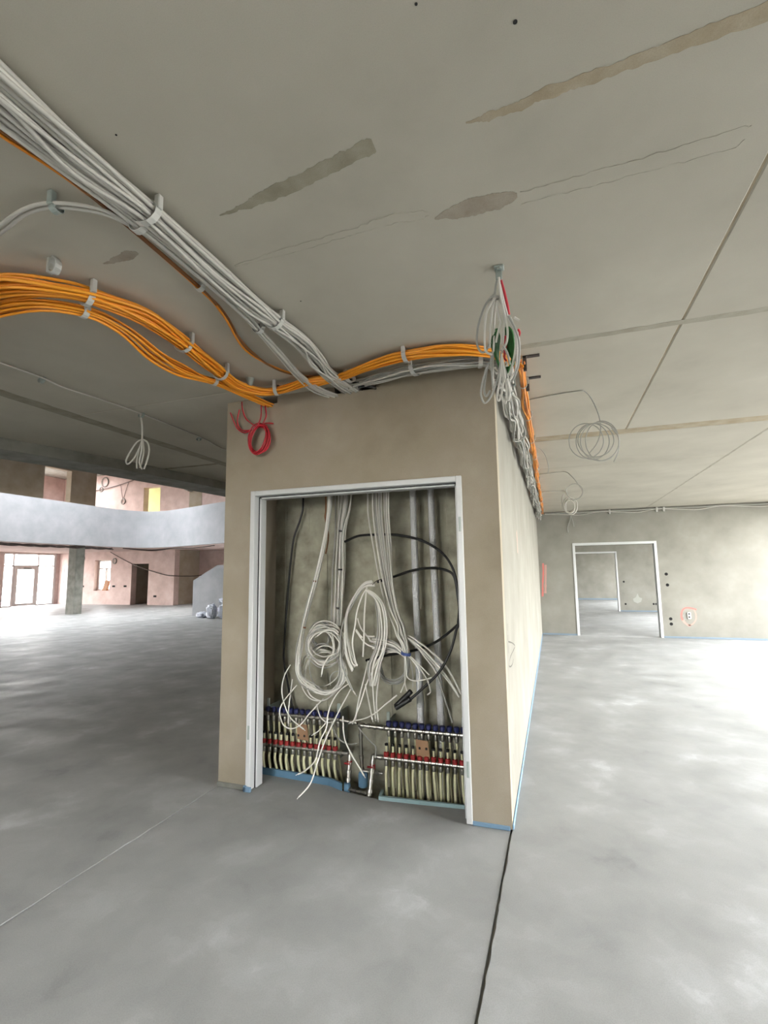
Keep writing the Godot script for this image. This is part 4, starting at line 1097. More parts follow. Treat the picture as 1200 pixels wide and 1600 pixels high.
	var coils := [["cable_coil", [
		[V(-0.956,1.53,-0.14), V(-1.02,1.511,-0.137), V(-1.093,1.425,-0.134), V(-1.155,1.283,-0.131), V(-1.175,1.134,-0.129), V(-1.17,1.016,-0.126), V(-1.145,0.93,-0.123), V(-1.115,0.871,-0.12)],
		[V(-0.954,1.522,-0.146), V(-1.023,1.504,-0.143), V(-1.099,1.413,-0.141), V(-1.162,1.282,-0.138), V(-1.174,1.133,-0.136), V(-1.165,1.015,-0.133), V(-1.138,0.929,-0.131), V(-1.11,0.879,-0.128)],
		[V(-0.951,1.514,-0.152), V(-1.025,1.498,-0.15), V(-1.105,1.401,-0.147), V(-1.167,1.281,-0.145), V(-1.173,1.132,-0.143), V(-1.16,1.014,-0.141), V(-1.132,0.928,-0.138), V(-1.104,0.888,-0.136)],
		[V(-0.949,1.507,-0.158), V(-1.028,1.491,-0.156), V(-1.111,1.388,-0.154), V(-1.171,1.281,-0.152), V(-1.172,1.131,-0.15), V(-1.155,1.014,-0.148), V(-1.125,0.927,-0.146), V(-1.099,0.897,-0.144)],
		[V(-0.946,1.499,-0.164), V(-1.03,1.484,-0.162), V(-1.118,1.376,-0.161), V(-1.173,1.28,-0.159), V(-1.17,1.13,-0.157), V(-1.15,1.013,-0.155), V(-1.119,0.926,-0.154), V(-1.093,0.906,-0.152)],
		[V(-0.944,1.491,-0.17), V(-1.033,1.477,-0.169), V(-1.124,1.363,-0.167), V(-1.173,1.279,-0.166), V(-1.169,1.13,-0.164), V(-1.145,1.012,-0.163), V(-1.112,0.925,-0.161), V(-1.087,0.915,-0.16)],
		[V(-1.005,1.466,-0.14), V(-0.94,1.433,-0.137), V(-0.877,1.367,-0.134), V(-0.846,1.258,-0.131), V(-0.843,1.136,-0.129), V(-0.863,1.028,-0.126), V(-0.903,0.913,-0.123), V(-0.938,0.777,-0.12)],
		[V(-1.005,1.461,-0.146), V(-0.942,1.427,-0.142), V(-0.886,1.362,-0.139), V(-0.858,1.258,-0.135), V(-0.856,1.135,-0.131), V(-0.876,1.027,-0.127), V(-0.917,0.912,-0.124), V(-0.944,0.776,-0.12)],
		[V(-1.004,1.455,-0.152), V(-0.944,1.421,-0.147), V(-0.896,1.358,-0.143), V(-0.87,1.257,-0.138), V(-0.868,1.134,-0.134), V(-0.889,1.027,-0.129), V(-0.931,0.911,-0.125), V(-0.951,0.776,-0.12)],
		[V(-1.003,1.45,-0.158), V(-0.946,1.414,-0.153), V(-0.905,1.353,-0.147), V(-0.883,1.257,-0.142), V(-0.881,1.134,-0.136), V(-0.902,1.026,-0.131), V(-0.946,0.91,-0.125), V(-0.957,0.776,-0.12)],
		[V(-1.002,1.444,-0.164), V(-0.948,1.408,-0.158), V(-0.915,1.348,-0.151), V(-0.895,1.256,-0.145), V(-0.893,1.133,-0.139), V(-0.915,1.025,-0.133), V(-0.96,0.909,-0.126), V(-0.963,0.775,-0.12)],
		[V(-1.001,1.439,-0.17), V(-0.95,1.402,-0.163), V(-0.924,1.343,-0.156), V(-0.907,1.256,-0.149), V(-0.906,1.132,-0.141), V(-0.929,1.024,-0.134), V(-0.975,0.909,-0.127), V(-0.969,0.775,-0.12)],
		[V(-1,1.433,-0.176), V(-0.952,1.396,-0.168), V(-0.934,1.338,-0.16), V(-0.919,1.255,-0.152), V(-0.919,1.132,-0.144), V(-0.942,1.023,-0.136), V(-0.989,0.908,-0.128), V(-0.976,0.775,-0.12)],
		[V(-0.997,1.485,-0.15), V(-1.009,1.388,-0.146), V(-1.02,1.254,-0.142), V(-1.016,1.152,-0.138), V(-1.023,1.079,-0.134), V(-1.029,0.978,-0.13)],
		[V(-1.009,1.477,-0.16), V(-1.044,1.417,-0.155), V(-1.084,1.312,-0.15), V(-1.107,1.193,-0.145), V(-1.118,1.075,-0.14), V(-1.105,0.966,-0.135), V(-1.079,0.91,-0.13)],
		[V(-1.102,1.163,-0.15), V(-1.052,1.098,-0.147), V(-1.003,1.064,-0.143), V(-0.942,1.045,-0.14)],
		[V(-1.093,1.17,-0.15), V(-1.057,1.136,-0.14), V(-1.033,1.117,-0.13)],
		[V(-1.029,1.143,-0.15), V(-0.993,1.126,-0.14), V(-0.938,1.126,-0.13)],
		[V(-1.08,1.251,-0.16), V(-1.044,1.179,-0.15), V(-0.997,1.123,-0.14), V(-0.966,1.089,-0.13)],
		[V(-0.956,1.507,-0.16), V(-1.042,1.477,-0.151), V(-1.139,1.334,-0.143), V(-1.21,1.192,-0.134), V(-1.223,1.044,-0.126), V(-1.211,0.943,-0.117), V(-1.167,0.838,-0.109), V(-1.108,0.735,-0.1)]], "long tall coil of white cables hung in the niche's middle", false, 0.0058], ["cable_coil", [
		[V(-1.219,1.024,-0.24), V(-1.236,0.973,-0.24), V(-1.27,0.93,-0.24), V(-1.317,0.899,-0.24), V(-1.371,0.885,-0.24), V(-1.428,0.888,-0.24), V(-1.479,0.909,-0.24), V(-1.518,0.946,-0.24), V(-1.541,0.994,-0.24), V(-1.544,1.047,-0.24), V(-1.527,1.099,-0.24), V(-1.492,1.143,-0.24), V(-1.444,1.174,-0.24), V(-1.388,1.187,-0.24), V(-1.331,1.183,-0.24), V(-1.281,1.16,-0.24), V(-1.243,1.123,-0.24), V(-1.222,1.076,-0.24)],
		[V(-1.313,1.026,-0.228), V(-1.317,0.984,-0.228), V(-1.333,0.946,-0.228), V(-1.358,0.917,-0.228), V(-1.39,0.9,-0.228), V(-1.425,0.897,-0.228), V(-1.458,0.909,-0.228), V(-1.487,0.934,-0.228), V(-1.506,0.97,-0.228), V(-1.514,1.012,-0.228), V(-1.51,1.055,-0.228), V(-1.494,1.094,-0.228), V(-1.469,1.123,-0.228), V(-1.436,1.14,-0.228), V(-1.401,1.142,-0.228), V(-1.368,1.129,-0.228), V(-1.34,1.104,-0.228), V(-1.321,1.068,-0.228)],
		[V(-1.227,1.084,-0.216), V(-1.224,1.027,-0.216), V(-1.239,0.974,-0.216), V(-1.27,0.929,-0.216), V(-1.315,0.899,-0.216), V(-1.367,0.887,-0.216), V(-1.421,0.895,-0.216), V(-1.471,0.922,-0.216), V(-1.509,0.965,-0.216), V(-1.532,1.019,-0.216), V(-1.536,1.078,-0.216), V(-1.521,1.133,-0.216), V(-1.488,1.179,-0.216), V(-1.442,1.209,-0.216), V(-1.389,1.219,-0.216), V(-1.335,1.21,-0.216), V(-1.286,1.181,-0.216), V(-1.249,1.138,-0.216)],
		[V(-1.263,1.035,-0.204), V(-1.281,1.001,-0.204), V(-1.312,0.973,-0.204), V(-1.351,0.956,-0.204), V(-1.394,0.951,-0.204), V(-1.435,0.96,-0.204), V(-1.471,0.981,-0.204), V(-1.496,1.012,-0.204), V(-1.507,1.049,-0.204), V(-1.503,1.087,-0.204), V(-1.484,1.122,-0.204), V(-1.452,1.15,-0.204), V(-1.413,1.167,-0.204), V(-1.369,1.171,-0.204), V(-1.328,1.161,-0.204), V(-1.293,1.14,-0.204), V(-1.269,1.109,-0.204), V(-1.259,1.073,-0.204)],
		[V(-1.239,1.057,-0.192), V(-1.236,1.003,-0.192), V(-1.251,0.952,-0.192), V(-1.281,0.909,-0.192), V(-1.324,0.881,-0.192), V(-1.375,0.869,-0.192), V(-1.427,0.877,-0.192), V(-1.474,0.903,-0.192), V(-1.511,0.944,-0.192), V(-1.533,0.995,-0.192), V(-1.536,1.051,-0.192), V(-1.521,1.104,-0.192), V(-1.489,1.147,-0.192), V(-1.445,1.175,-0.192), V(-1.393,1.186,-0.192), V(-1.341,1.177,-0.192), V(-1.294,1.15,-0.192), V(-1.259,1.108,-0.192)],
		[V(-1.288,1.05,-0.18), V(-1.291,0.999,-0.18), V(-1.307,0.952,-0.18), V(-1.334,0.917,-0.18), V(-1.368,0.896,-0.18), V(-1.406,0.892,-0.18), V(-1.443,0.906,-0.18), V(-1.475,0.937,-0.18), V(-1.497,0.981,-0.18), V(-1.508,1.032,-0.18), V(-1.504,1.085,-0.18), V(-1.488,1.132,-0.18), V(-1.461,1.168,-0.18), V(-1.426,1.189,-0.18), V(-1.387,1.192,-0.18), V(-1.35,1.176,-0.18), V(-1.319,1.145,-0.18), V(-1.298,1.101,-0.18)],
		[V(-1.24,1.059,-0.168), V(-1.239,1.021,-0.168), V(-1.253,0.983,-0.168), V(-1.281,0.952,-0.168), V(-1.32,0.929,-0.168), V(-1.364,0.919,-0.168), V(-1.41,0.923,-0.168), V(-1.45,0.939,-0.168), V(-1.481,0.967,-0.168), V(-1.498,1.003,-0.168), V(-1.499,1.042,-0.168), V(-1.485,1.08,-0.168), V(-1.456,1.112,-0.168), V(-1.416,1.134,-0.168), V(-1.371,1.144,-0.168), V(-1.326,1.14,-0.168), V(-1.286,1.123,-0.168), V(-1.256,1.095,-0.168)],
		[V(-1.224,1.043,-0.156), V(-1.237,0.999,-0.156), V(-1.265,0.962,-0.156), V(-1.304,0.934,-0.156), V(-1.35,0.921,-0.156), V(-1.398,0.922,-0.156), V(-1.442,0.939,-0.156), V(-1.476,0.97,-0.156), V(-1.497,1.01,-0.156), V(-1.501,1.055,-0.156), V(-1.488,1.1,-0.156), V(-1.46,1.138,-0.156), V(-1.419,1.165,-0.156), V(-1.372,1.178,-0.156), V(-1.324,1.175,-0.156), V(-1.281,1.158,-0.156), V(-1.248,1.127,-0.156), V(-1.228,1.087,-0.156)],
		[V(-1.218,1.061,-0.144), V(-1.224,1.021,-0.144), V(-1.246,0.985,-0.144), V(-1.282,0.955,-0.144), V(-1.328,0.936,-0.144), V(-1.378,0.931,-0.144), V(-1.427,0.939,-0.144), V(-1.469,0.961,-0.144), V(-1.498,0.993,-0.144), V(-1.511,1.032,-0.144), V(-1.505,1.073,-0.144), V(-1.483,1.11,-0.144), V(-1.445,1.14,-0.144), V(-1.398,1.158,-0.144), V(-1.347,1.163,-0.144), V(-1.298,1.154,-0.144), V(-1.258,1.132,-0.144), V(-1.23,1.099,-0.144)]], "tangled round coil of grey white cables left of the long coil", true, 0.005], ["cable_coil", [
		[V(-1.438,1.082,-0.4), V(-1.446,1.047,-0.4), V(-1.462,1.016,-0.4), V(-1.486,0.994,-0.4), V(-1.513,0.982,-0.4), V(-1.541,0.983,-0.4), V(-1.566,0.996,-0.4), V(-1.586,1.02,-0.4), V(-1.597,1.052,-0.4), V(-1.599,1.088,-0.4), V(-1.591,1.123,-0.4), V(-1.575,1.154,-0.4), V(-1.551,1.177,-0.4), V(-1.524,1.188,-0.4), V(-1.496,1.187,-0.4), V(-1.471,1.173,-0.4), V(-1.451,1.149,-0.4), V(-1.44,1.117,-0.4)],
		[V(-1.397,1.099,-0.394), V(-1.403,1.069,-0.394), V(-1.421,1.042,-0.394), V(-1.448,1.021,-0.394), V(-1.482,1.01,-0.394), V(-1.519,1.008,-0.394), V(-1.553,1.018,-0.394), V(-1.582,1.037,-0.394), V(-1.6,1.063,-0.394), V(-1.607,1.093,-0.394), V(-1.601,1.124,-0.394), V(-1.582,1.152,-0.394), V(-1.554,1.172,-0.394), V(-1.519,1.184,-0.394), V(-1.483,1.185,-0.394), V(-1.449,1.175,-0.394), V(-1.421,1.156,-0.394), V(-1.403,1.129,-0.394)],
		[V(-1.433,1.085,-0.388), V(-1.436,1.046,-0.388), V(-1.45,1.011,-0.388), V(-1.473,0.983,-0.388), V(-1.501,0.968,-0.388), V(-1.533,0.965,-0.388), V(-1.564,0.976,-0.388), V(-1.59,1,-0.388), V(-1.609,1.033,-0.388), V(-1.617,1.072,-0.388), V(-1.613,1.112,-0.388), V(-1.599,1.147,-0.388), V(-1.576,1.175,-0.388), V(-1.547,1.191,-0.388), V(-1.515,1.193,-0.388), V(-1.484,1.181,-0.388), V(-1.458,1.157,-0.388), V(-1.44,1.124,-0.388)],
		[V(-1.412,1.084,-0.382), V(-1.425,1.05,-0.382), V(-1.447,1.021,-0.382), V(-1.474,1.002,-0.382), V(-1.504,0.994,-0.382), V(-1.533,0.998,-0.382), V(-1.557,1.014,-0.382), V(-1.574,1.041,-0.382), V(-1.582,1.074,-0.382), V(-1.579,1.11,-0.382), V(-1.565,1.144,-0.382), V(-1.543,1.173,-0.382), V(-1.516,1.192,-0.382), V(-1.485,1.2,-0.382), V(-1.457,1.195,-0.382), V(-1.432,1.179,-0.382), V(-1.416,1.152,-0.382), V(-1.409,1.119,-0.382)],
		[V(-1.425,1.102,-0.376), V(-1.423,1.067,-0.376), V(-1.43,1.034,-0.376), V(-1.444,1.008,-0.376), V(-1.464,0.992,-0.376), V(-1.487,0.988,-0.376), V(-1.512,0.997,-0.376), V(-1.534,1.016,-0.376), V(-1.552,1.045,-0.376), V(-1.562,1.08,-0.376), V(-1.564,1.116,-0.376), V(-1.558,1.149,-0.376), V(-1.544,1.176,-0.376), V(-1.523,1.191,-0.376), V(-1.499,1.195,-0.376), V(-1.475,1.186,-0.376), V(-1.453,1.166,-0.376), V(-1.435,1.137,-0.376)]], "small dim coil behind the tangled left coil", true, 0.005],
		["cable_coil", [
		[V(-0.758,0.895,-0.36), V(-0.758,0.85,-0.36), V(-0.77,0.808,-0.36), V(-0.794,0.774,-0.36), V(-0.827,0.751,-0.36), V(-0.865,0.742,-0.36), V(-0.903,0.75,-0.36), V(-0.938,0.772,-0.36), V(-0.964,0.806,-0.36), V(-0.979,0.849,-0.36), V(-0.98,0.895,-0.36), V(-0.967,0.938,-0.36), V(-0.943,0.973,-0.36), V(-0.909,0.996,-0.36), V(-0.871,1.004,-0.36), V(-0.832,0.995,-0.36), V(-0.798,0.972,-0.36), V(-0.772,0.938,-0.36)],
		[V(-0.756,0.884,-0.352), V(-0.768,0.842,-0.352), V(-0.792,0.807,-0.352), V(-0.826,0.781,-0.352), V(-0.865,0.768,-0.352), V(-0.904,0.769,-0.352), V(-0.94,0.785,-0.352), V(-0.967,0.814,-0.352), V(-0.982,0.853,-0.352), V(-0.983,0.896,-0.352), V(-0.971,0.938,-0.352), V(-0.946,0.974,-0.352), V(-0.911,1,-0.352), V(-0.872,1.013,-0.352), V(-0.832,1.01,-0.352), V(-0.797,0.993,-0.352), V(-0.771,0.964,-0.352), V(-0.757,0.926,-0.352)],
		[V(-0.759,0.894,-0.344), V(-0.769,0.85,-0.344), V(-0.79,0.811,-0.344), V(-0.823,0.782,-0.344), V(-0.861,0.766,-0.344), V(-0.901,0.764,-0.344), V(-0.939,0.779,-0.344), V(-0.969,0.806,-0.344), V(-0.988,0.845,-0.344), V(-0.993,0.889,-0.344), V(-0.984,0.933,-0.344), V(-0.962,0.973,-0.344), V(-0.929,1.002,-0.344), V(-0.89,1.018,-0.344), V(-0.849,1.018,-0.344), V(-0.812,1.004,-0.344), V(-0.782,0.975,-0.344), V(-0.764,0.937,-0.344)],
		[V(-0.74,0.872,-0.336), V(-0.756,0.83,-0.336), V(-0.784,0.795,-0.336), V(-0.821,0.77,-0.336), V(-0.862,0.759,-0.336), V(-0.903,0.763,-0.336), V(-0.939,0.782,-0.336), V(-0.966,0.814,-0.336), V(-0.979,0.854,-0.336), V(-0.977,0.899,-0.336), V(-0.961,0.942,-0.336), V(-0.933,0.978,-0.336), V(-0.895,1.003,-0.336), V(-0.853,1.014,-0.336), V(-0.812,1.008,-0.336), V(-0.776,0.989,-0.336), V(-0.751,0.957,-0.336), V(-0.738,0.916,-0.336)],
		[V(-0.754,0.905,-0.328), V(-0.758,0.857,-0.328), V(-0.774,0.814,-0.328), V(-0.8,0.78,-0.328), V(-0.833,0.76,-0.328), V(-0.87,0.756,-0.328), V(-0.905,0.769,-0.328), V(-0.935,0.796,-0.328), V(-0.956,0.836,-0.328), V(-0.965,0.883,-0.328), V(-0.961,0.932,-0.328), V(-0.944,0.976,-0.328), V(-0.917,1.01,-0.328), V(-0.883,1.03,-0.328), V(-0.846,1.033,-0.328), V(-0.811,1.02,-0.328), V(-0.782,0.991,-0.328), V(-0.762,0.951,-0.328)],
		[V(-0.759,0.896,-0.32), V(-0.765,0.851,-0.32), V(-0.783,0.811,-0.32), V(-0.811,0.78,-0.32), V(-0.845,0.762,-0.32), V(-0.882,0.759,-0.32), V(-0.917,0.771,-0.32), V(-0.946,0.798,-0.32), V(-0.965,0.836,-0.32), V(-0.972,0.881,-0.32), V(-0.966,0.927,-0.32), V(-0.948,0.968,-0.32), V(-0.92,0.999,-0.32), V(-0.885,1.017,-0.32), V(-0.848,1.019,-0.32), V(-0.813,1.005,-0.32), V(-0.785,0.978,-0.32), V(-0.766,0.94,-0.32)],
		[V(-0.757,0.878,-0.312), V(-0.774,0.831,-0.312), V(-0.801,0.792,-0.312), V(-0.836,0.765,-0.312), V(-0.873,0.753,-0.312), V(-0.91,0.757,-0.312), V(-0.94,0.778,-0.312), V(-0.962,0.812,-0.312), V(-0.971,0.857,-0.312), V(-0.967,0.905,-0.312), V(-0.949,0.953,-0.312), V(-0.922,0.992,-0.312), V(-0.886,1.019,-0.312), V(-0.848,1.031,-0.312), V(-0.812,1.026,-0.312), V(-0.782,1.004,-0.312), V(-0.761,0.969,-0.312), V(-0.753,0.926,-0.312)],
		[V(-0.737,0.891,-0.304), V(-0.751,0.847,-0.304), V(-0.777,0.809,-0.304), V(-0.812,0.782,-0.304), V(-0.852,0.769,-0.304), V(-0.892,0.772,-0.304), V(-0.927,0.79,-0.304), V(-0.954,0.821,-0.304), V(-0.968,0.863,-0.304), V(-0.968,0.909,-0.304), V(-0.954,0.954,-0.304), V(-0.927,0.992,-0.304), V(-0.891,1.02,-0.304), V(-0.851,1.032,-0.304), V(-0.811,1.029,-0.304), V(-0.775,1.01,-0.304), V(-0.75,0.978,-0.304), V(-0.736,0.937,-0.304)],
		[V(-0.743,0.896,-0.296), V(-0.755,0.858,-0.296), V(-0.778,0.825,-0.296), V(-0.811,0.801,-0.296), V(-0.849,0.789,-0.296), V(-0.888,0.791,-0.296), V(-0.923,0.806,-0.296), V(-0.95,0.833,-0.296), V(-0.965,0.868,-0.296), V(-0.967,0.907,-0.296), V(-0.955,0.946,-0.296), V(-0.931,0.98,-0.296), V(-0.898,1.004,-0.296), V(-0.859,1.015,-0.296), V(-0.82,1.013,-0.296), V(-0.785,0.997,-0.296), V(-0.759,0.97,-0.296), V(-0.744,0.935,-0.296)]], "dim round coil behind the long coil's right tails", true, 0.0045], ["cable_coil", [
		[V(-1.238,0.79,-0.3), V(-1.264,0.741,-0.3), V(-1.31,0.703,-0.3), V(-1.37,0.679,-0.3), V(-1.438,0.672,-0.3), V(-1.504,0.684,-0.3), V(-1.562,0.713,-0.3), V(-1.604,0.756,-0.3), V(-1.625,0.808,-0.3), V(-1.621,0.862,-0.3), V(-1.593,0.912,-0.3), V(-1.545,0.951,-0.3), V(-1.483,0.975,-0.3), V(-1.414,0.98,-0.3), V(-1.348,0.966,-0.3), V(-1.292,0.936,-0.3), V(-1.252,0.893,-0.3), V(-1.234,0.842,-0.3)],
		[V(-1.266,0.772,-0.29), V(-1.299,0.703,-0.29), V(-1.349,0.647,-0.29), V(-1.41,0.609,-0.29), V(-1.475,0.595,-0.29), V(-1.537,0.606,-0.29), V(-1.587,0.642,-0.29), V(-1.619,0.698,-0.29), V(-1.63,0.769,-0.29), V(-1.617,0.844,-0.29), V(-1.583,0.914,-0.29), V(-1.53,0.972,-0.29), V(-1.468,1.009,-0.29), V(-1.402,1.021,-0.29), V(-1.341,1.008,-0.29), V(-1.293,0.97,-0.29), V(-1.262,0.914,-0.29), V(-1.253,0.845,-0.29)],
		[V(-1.292,0.843,-0.28), V(-1.307,0.796,-0.28), V(-1.34,0.754,-0.28), V(-1.387,0.724,-0.28), V(-1.442,0.709,-0.28), V(-1.5,0.71,-0.28), V(-1.553,0.728,-0.28), V(-1.594,0.761,-0.28), V(-1.619,0.805,-0.28), V(-1.625,0.855,-0.28), V(-1.609,0.903,-0.28), V(-1.575,0.946,-0.28), V(-1.527,0.976,-0.28), V(-1.47,0.991,-0.28), V(-1.413,0.988,-0.28), V(-1.361,0.969,-0.28), V(-1.321,0.935,-0.28), V(-1.297,0.892,-0.28)],
		[V(-1.275,0.788,-0.27), V(-1.301,0.737,-0.27), V(-1.341,0.696,-0.27), V(-1.391,0.669,-0.27), V(-1.446,0.659,-0.27), V(-1.499,0.668,-0.27), V(-1.544,0.696,-0.27), V(-1.574,0.738,-0.27), V(-1.586,0.791,-0.27), V(-1.579,0.846,-0.27), V(-1.553,0.899,-0.27), V(-1.511,0.941,-0.27), V(-1.46,0.968,-0.27), V(-1.404,0.976,-0.27), V(-1.352,0.966,-0.27), V(-1.308,0.937,-0.27), V(-1.279,0.894,-0.27), V(-1.268,0.843,-0.27)],
		[V(-1.283,0.876,-0.26), V(-1.281,0.812,-0.26), V(-1.296,0.754,-0.26), V(-1.323,0.708,-0.26), V(-1.362,0.679,-0.26), V(-1.406,0.672,-0.26), V(-1.451,0.686,-0.26), V(-1.492,0.721,-0.26), V(-1.523,0.772,-0.26), V(-1.541,0.834,-0.26), V(-1.542,0.899,-0.26), V(-1.528,0.959,-0.26), V(-1.499,1.006,-0.26), V(-1.46,1.034,-0.26), V(-1.415,1.041,-0.26), V(-1.369,1.025,-0.26), V(-1.329,0.989,-0.26), V(-1.299,0.937,-0.26)],
		[V(-1.275,0.805,-0.25), V(-1.295,0.736,-0.25), V(-1.329,0.675,-0.25), V(-1.375,0.632,-0.25), V(-1.427,0.609,-0.25), V(-1.478,0.612,-0.25), V(-1.524,0.639,-0.25), V(-1.557,0.687,-0.25), V(-1.574,0.752,-0.25), V(-1.573,0.825,-0.25), V(-1.553,0.896,-0.25), V(-1.517,0.958,-0.25), V(-1.47,1.002,-0.25), V(-1.417,1.023,-0.25), V(-1.366,1.019,-0.25), V(-1.321,0.99,-0.25), V(-1.289,0.941,-0.25), V(-1.274,0.877,-0.25)]], "loose low coil of white cables above the left manifold", true, 0.0045]]
	for s in coils:
		var t := thing(s[0], s[2], "cable coil", "cable coils in the niche")
		for p in s[1]: cable(t, jitter(p, 0.006, 0.012), s[4] * rng.randf_range(0.9, 1.15), white() if not s[2].contains("dim") else M.grey_cable, s[3], "loop", 5 if not s[3] else 3)
		if not s[3]:
			var st := new_st()
			tube(st, spline([s[1][0][0] + V(0.03, 0.02, -0.3), s[1][0][0] + V(0.03, 0.0, -0.02), s[1][0][0] + V(0.0, -0.03, 0.0)], 5), 0.003, 5)
			obj("hanging_wire", st, M.dark_cable, t)
	var blacks := [
		[V(-1.731,2.262,-0.5), V(-1.755,2.076,-0.5), V(-1.823,1.892,-0.5), V(-1.858,1.624,-0.5), V(-1.886,1.293,-0.5), V(-1.908,0.967,-0.5), V(-1.906,0.833,-0.5), V(-1.854,0.597,-0.5), V(-1.809,0.428,-0.5)],
		[V(-1.282,1.843,-0.38), V(-1.152,1.884,-0.353), V(-0.978,1.887,-0.327), V(-0.811,1.876,-0.3), V(-0.619,1.83,-0.267), V(-0.466,1.746,-0.233), V(-0.377,1.645,-0.2), V(-0.336,1.522,-0.187), V(-0.319,1.361,-0.173), V(-0.327,1.243,-0.16), V(-0.341,1.212,-0.16), V(-0.498,1.092,-0.23), V(-0.676,1.014,-0.3), V(-0.935,0.953,-0.35), V(-1.113,0.901,-0.4)],
		[V(-1.009,1.514,-0.4), V(-0.848,1.558,-0.35), V(-0.693,1.601,-0.3), V(-0.531,1.617,-0.25), V(-0.406,1.598,-0.2), V(-0.35,1.549,-0.188), V(-0.327,1.414,-0.175), V(-0.316,1.309,-0.163), V(-0.326,1.217,-0.15), V(-0.34,1.186,-0.15), V(-0.384,1.042,-0.144), V(-0.468,0.896,-0.138), V(-0.594,0.774,-0.132), V(-0.692,0.691,-0.126), V(-0.776,0.644,-0.12)]]
	var bw := ["black cable running down the back wall at the niche's left", "black conduit bowing over the whole niche to the right jamb", "black conduit curving down behind the right jamb to a plug"]
	var plugs := [
		[V(-0.671,0.756,-0.13), V(-0.783,0.649,-0.12)],
		[V(-0.676,0.706,-0.12), V(-0.78,0.64,-0.11)]]
	for i in blacks.size():
		var t := thing("black_cable", bw[i], "cable", "black cables in the niche")
		cable(t, ([blacks[i][0] + V(0, 0.7, 0)] if i == 0 else []) + blacks[i], 0.010 if i else 0.009, M.black, false, "sheath", 8)
		if i == 2:
			for p in plugs: cable(t, p, 0.02, M.black, false, "plug", 2)
	var foils := [
		[V(-0.711,2.585,-0.42), V(-0.708,2.218,-0.42), V(-0.7,1.41,-0.42), V(-0.686,0.689,-0.42), V(-0.683,0.364,-0.42)],
		[V(-0.563,2.571,-0.42), V(-0.562,2.209,-0.42), V(-0.547,1.41,-0.42), V(-0.529,0.607,-0.42), V(-0.526,0.379,-0.42)]]
	var fw := ["left silver foil-wrapped pipe standing in the niche", "right silver foil-wrapped pipe standing in the niche"]
	for i in 2:
		var t := thing("foil_pipe", fw[i], "pipe", "foil-wrapped pipes in the niche")
		var p := spline([foils[i][0] + V(0, 0.4, 0)] + foils[i] + [foils[i][4] + V(0.0, -0.45, 0)], 14)
		var rad := []
		for k in p.size(): rad.append(0.0265 + rng.randf_range(-0.0015, 0.0015))
		var st := new_st()
		tube(st, p, rad, 14)
		obj("foil_wrap", st, M.foil, t)
		for k in [0.3, 0.5, 0.72]:
			var st2 := new_st()
			var idx := int(k * (p.size() - 2))
			lathe(st2, p[idx], p[idx + 1] - p[idx], [[0.0, 0.0285], [0.04, 0.0285]], 14)
			obj("tape_band", st2, M.foil, t)
	var bt := thing("brown_cable", "thin brown cable beside the niche's back wall bundle", "cable")
	cable(bt, [V(-1.47, 2.9, -0.4), V(-1.463, 2.2, -0.4), V(-1.47, 2.05, -0.4), V(-1.44, 1.9, -0.4), V(-1.47, 1.75, -0.41)], 0.006, M.brown_cable, false, "sheath")

# ---------------------------------------------------------------- cables under the ceiling
# nodes: [centre, half width, half height]; every cable keeps a slot in the cross-section and wanders a little
func bundle(t: Node, nodes: Array, n: int, r: float, mats: Array, wander := 0.35) -> void:
	for i in n:
		var a := i * 2.399963
		var q := sqrt((i + 0.5) / n)
		var pts := []
		for k in nodes.size():
			var c: Vector3 = nodes[k][0]
			var d: Vector3 = nodes[mini(k + 1, nodes.size() - 1)][0] - nodes[maxi(k - 1, 0)][0]
			var s := Vector3(-d.z, 0, d.x)
			s = s.normalized() if s.length() > 1e-4 else Vector3.RIGHT
			var u := d.normalized().cross(s).normalized()
			if u.y < 0: u = -u
			var ja := a + rng.randf_range(-wander, wander) * 2.0
			var jq := clampf(q + rng.randf_range(-wander, wander) * 0.5, 0.05, 1.0)
			pts.append(c + s * cos(ja) * jq * nodes[k][1] + u * sin(ja) * jq * nodes[k][2])
		cable(t, pts, r * rng.randf_range(0.9, 1.12), mats[rng.randi() % mats.size()], false, "cable", 6)

func clip(t: Node, c: Vector3, dir: Vector3, hw: float, hh: float, m: Material, width := 0.028) -> void:
	var st := new_st()
	strap(st, c, dir, hw, hh, width)
	var s := Vector3(-dir.z, 0, dir.x).normalized()
	var e := c + s * hw
	bevel_box(st, V(e.x - 0.012, c.y, e.z - 0.012), V(e.x + 0.012, H, e.z + 0.012), 0.003)
	obj("cable_clip", st, m, t)

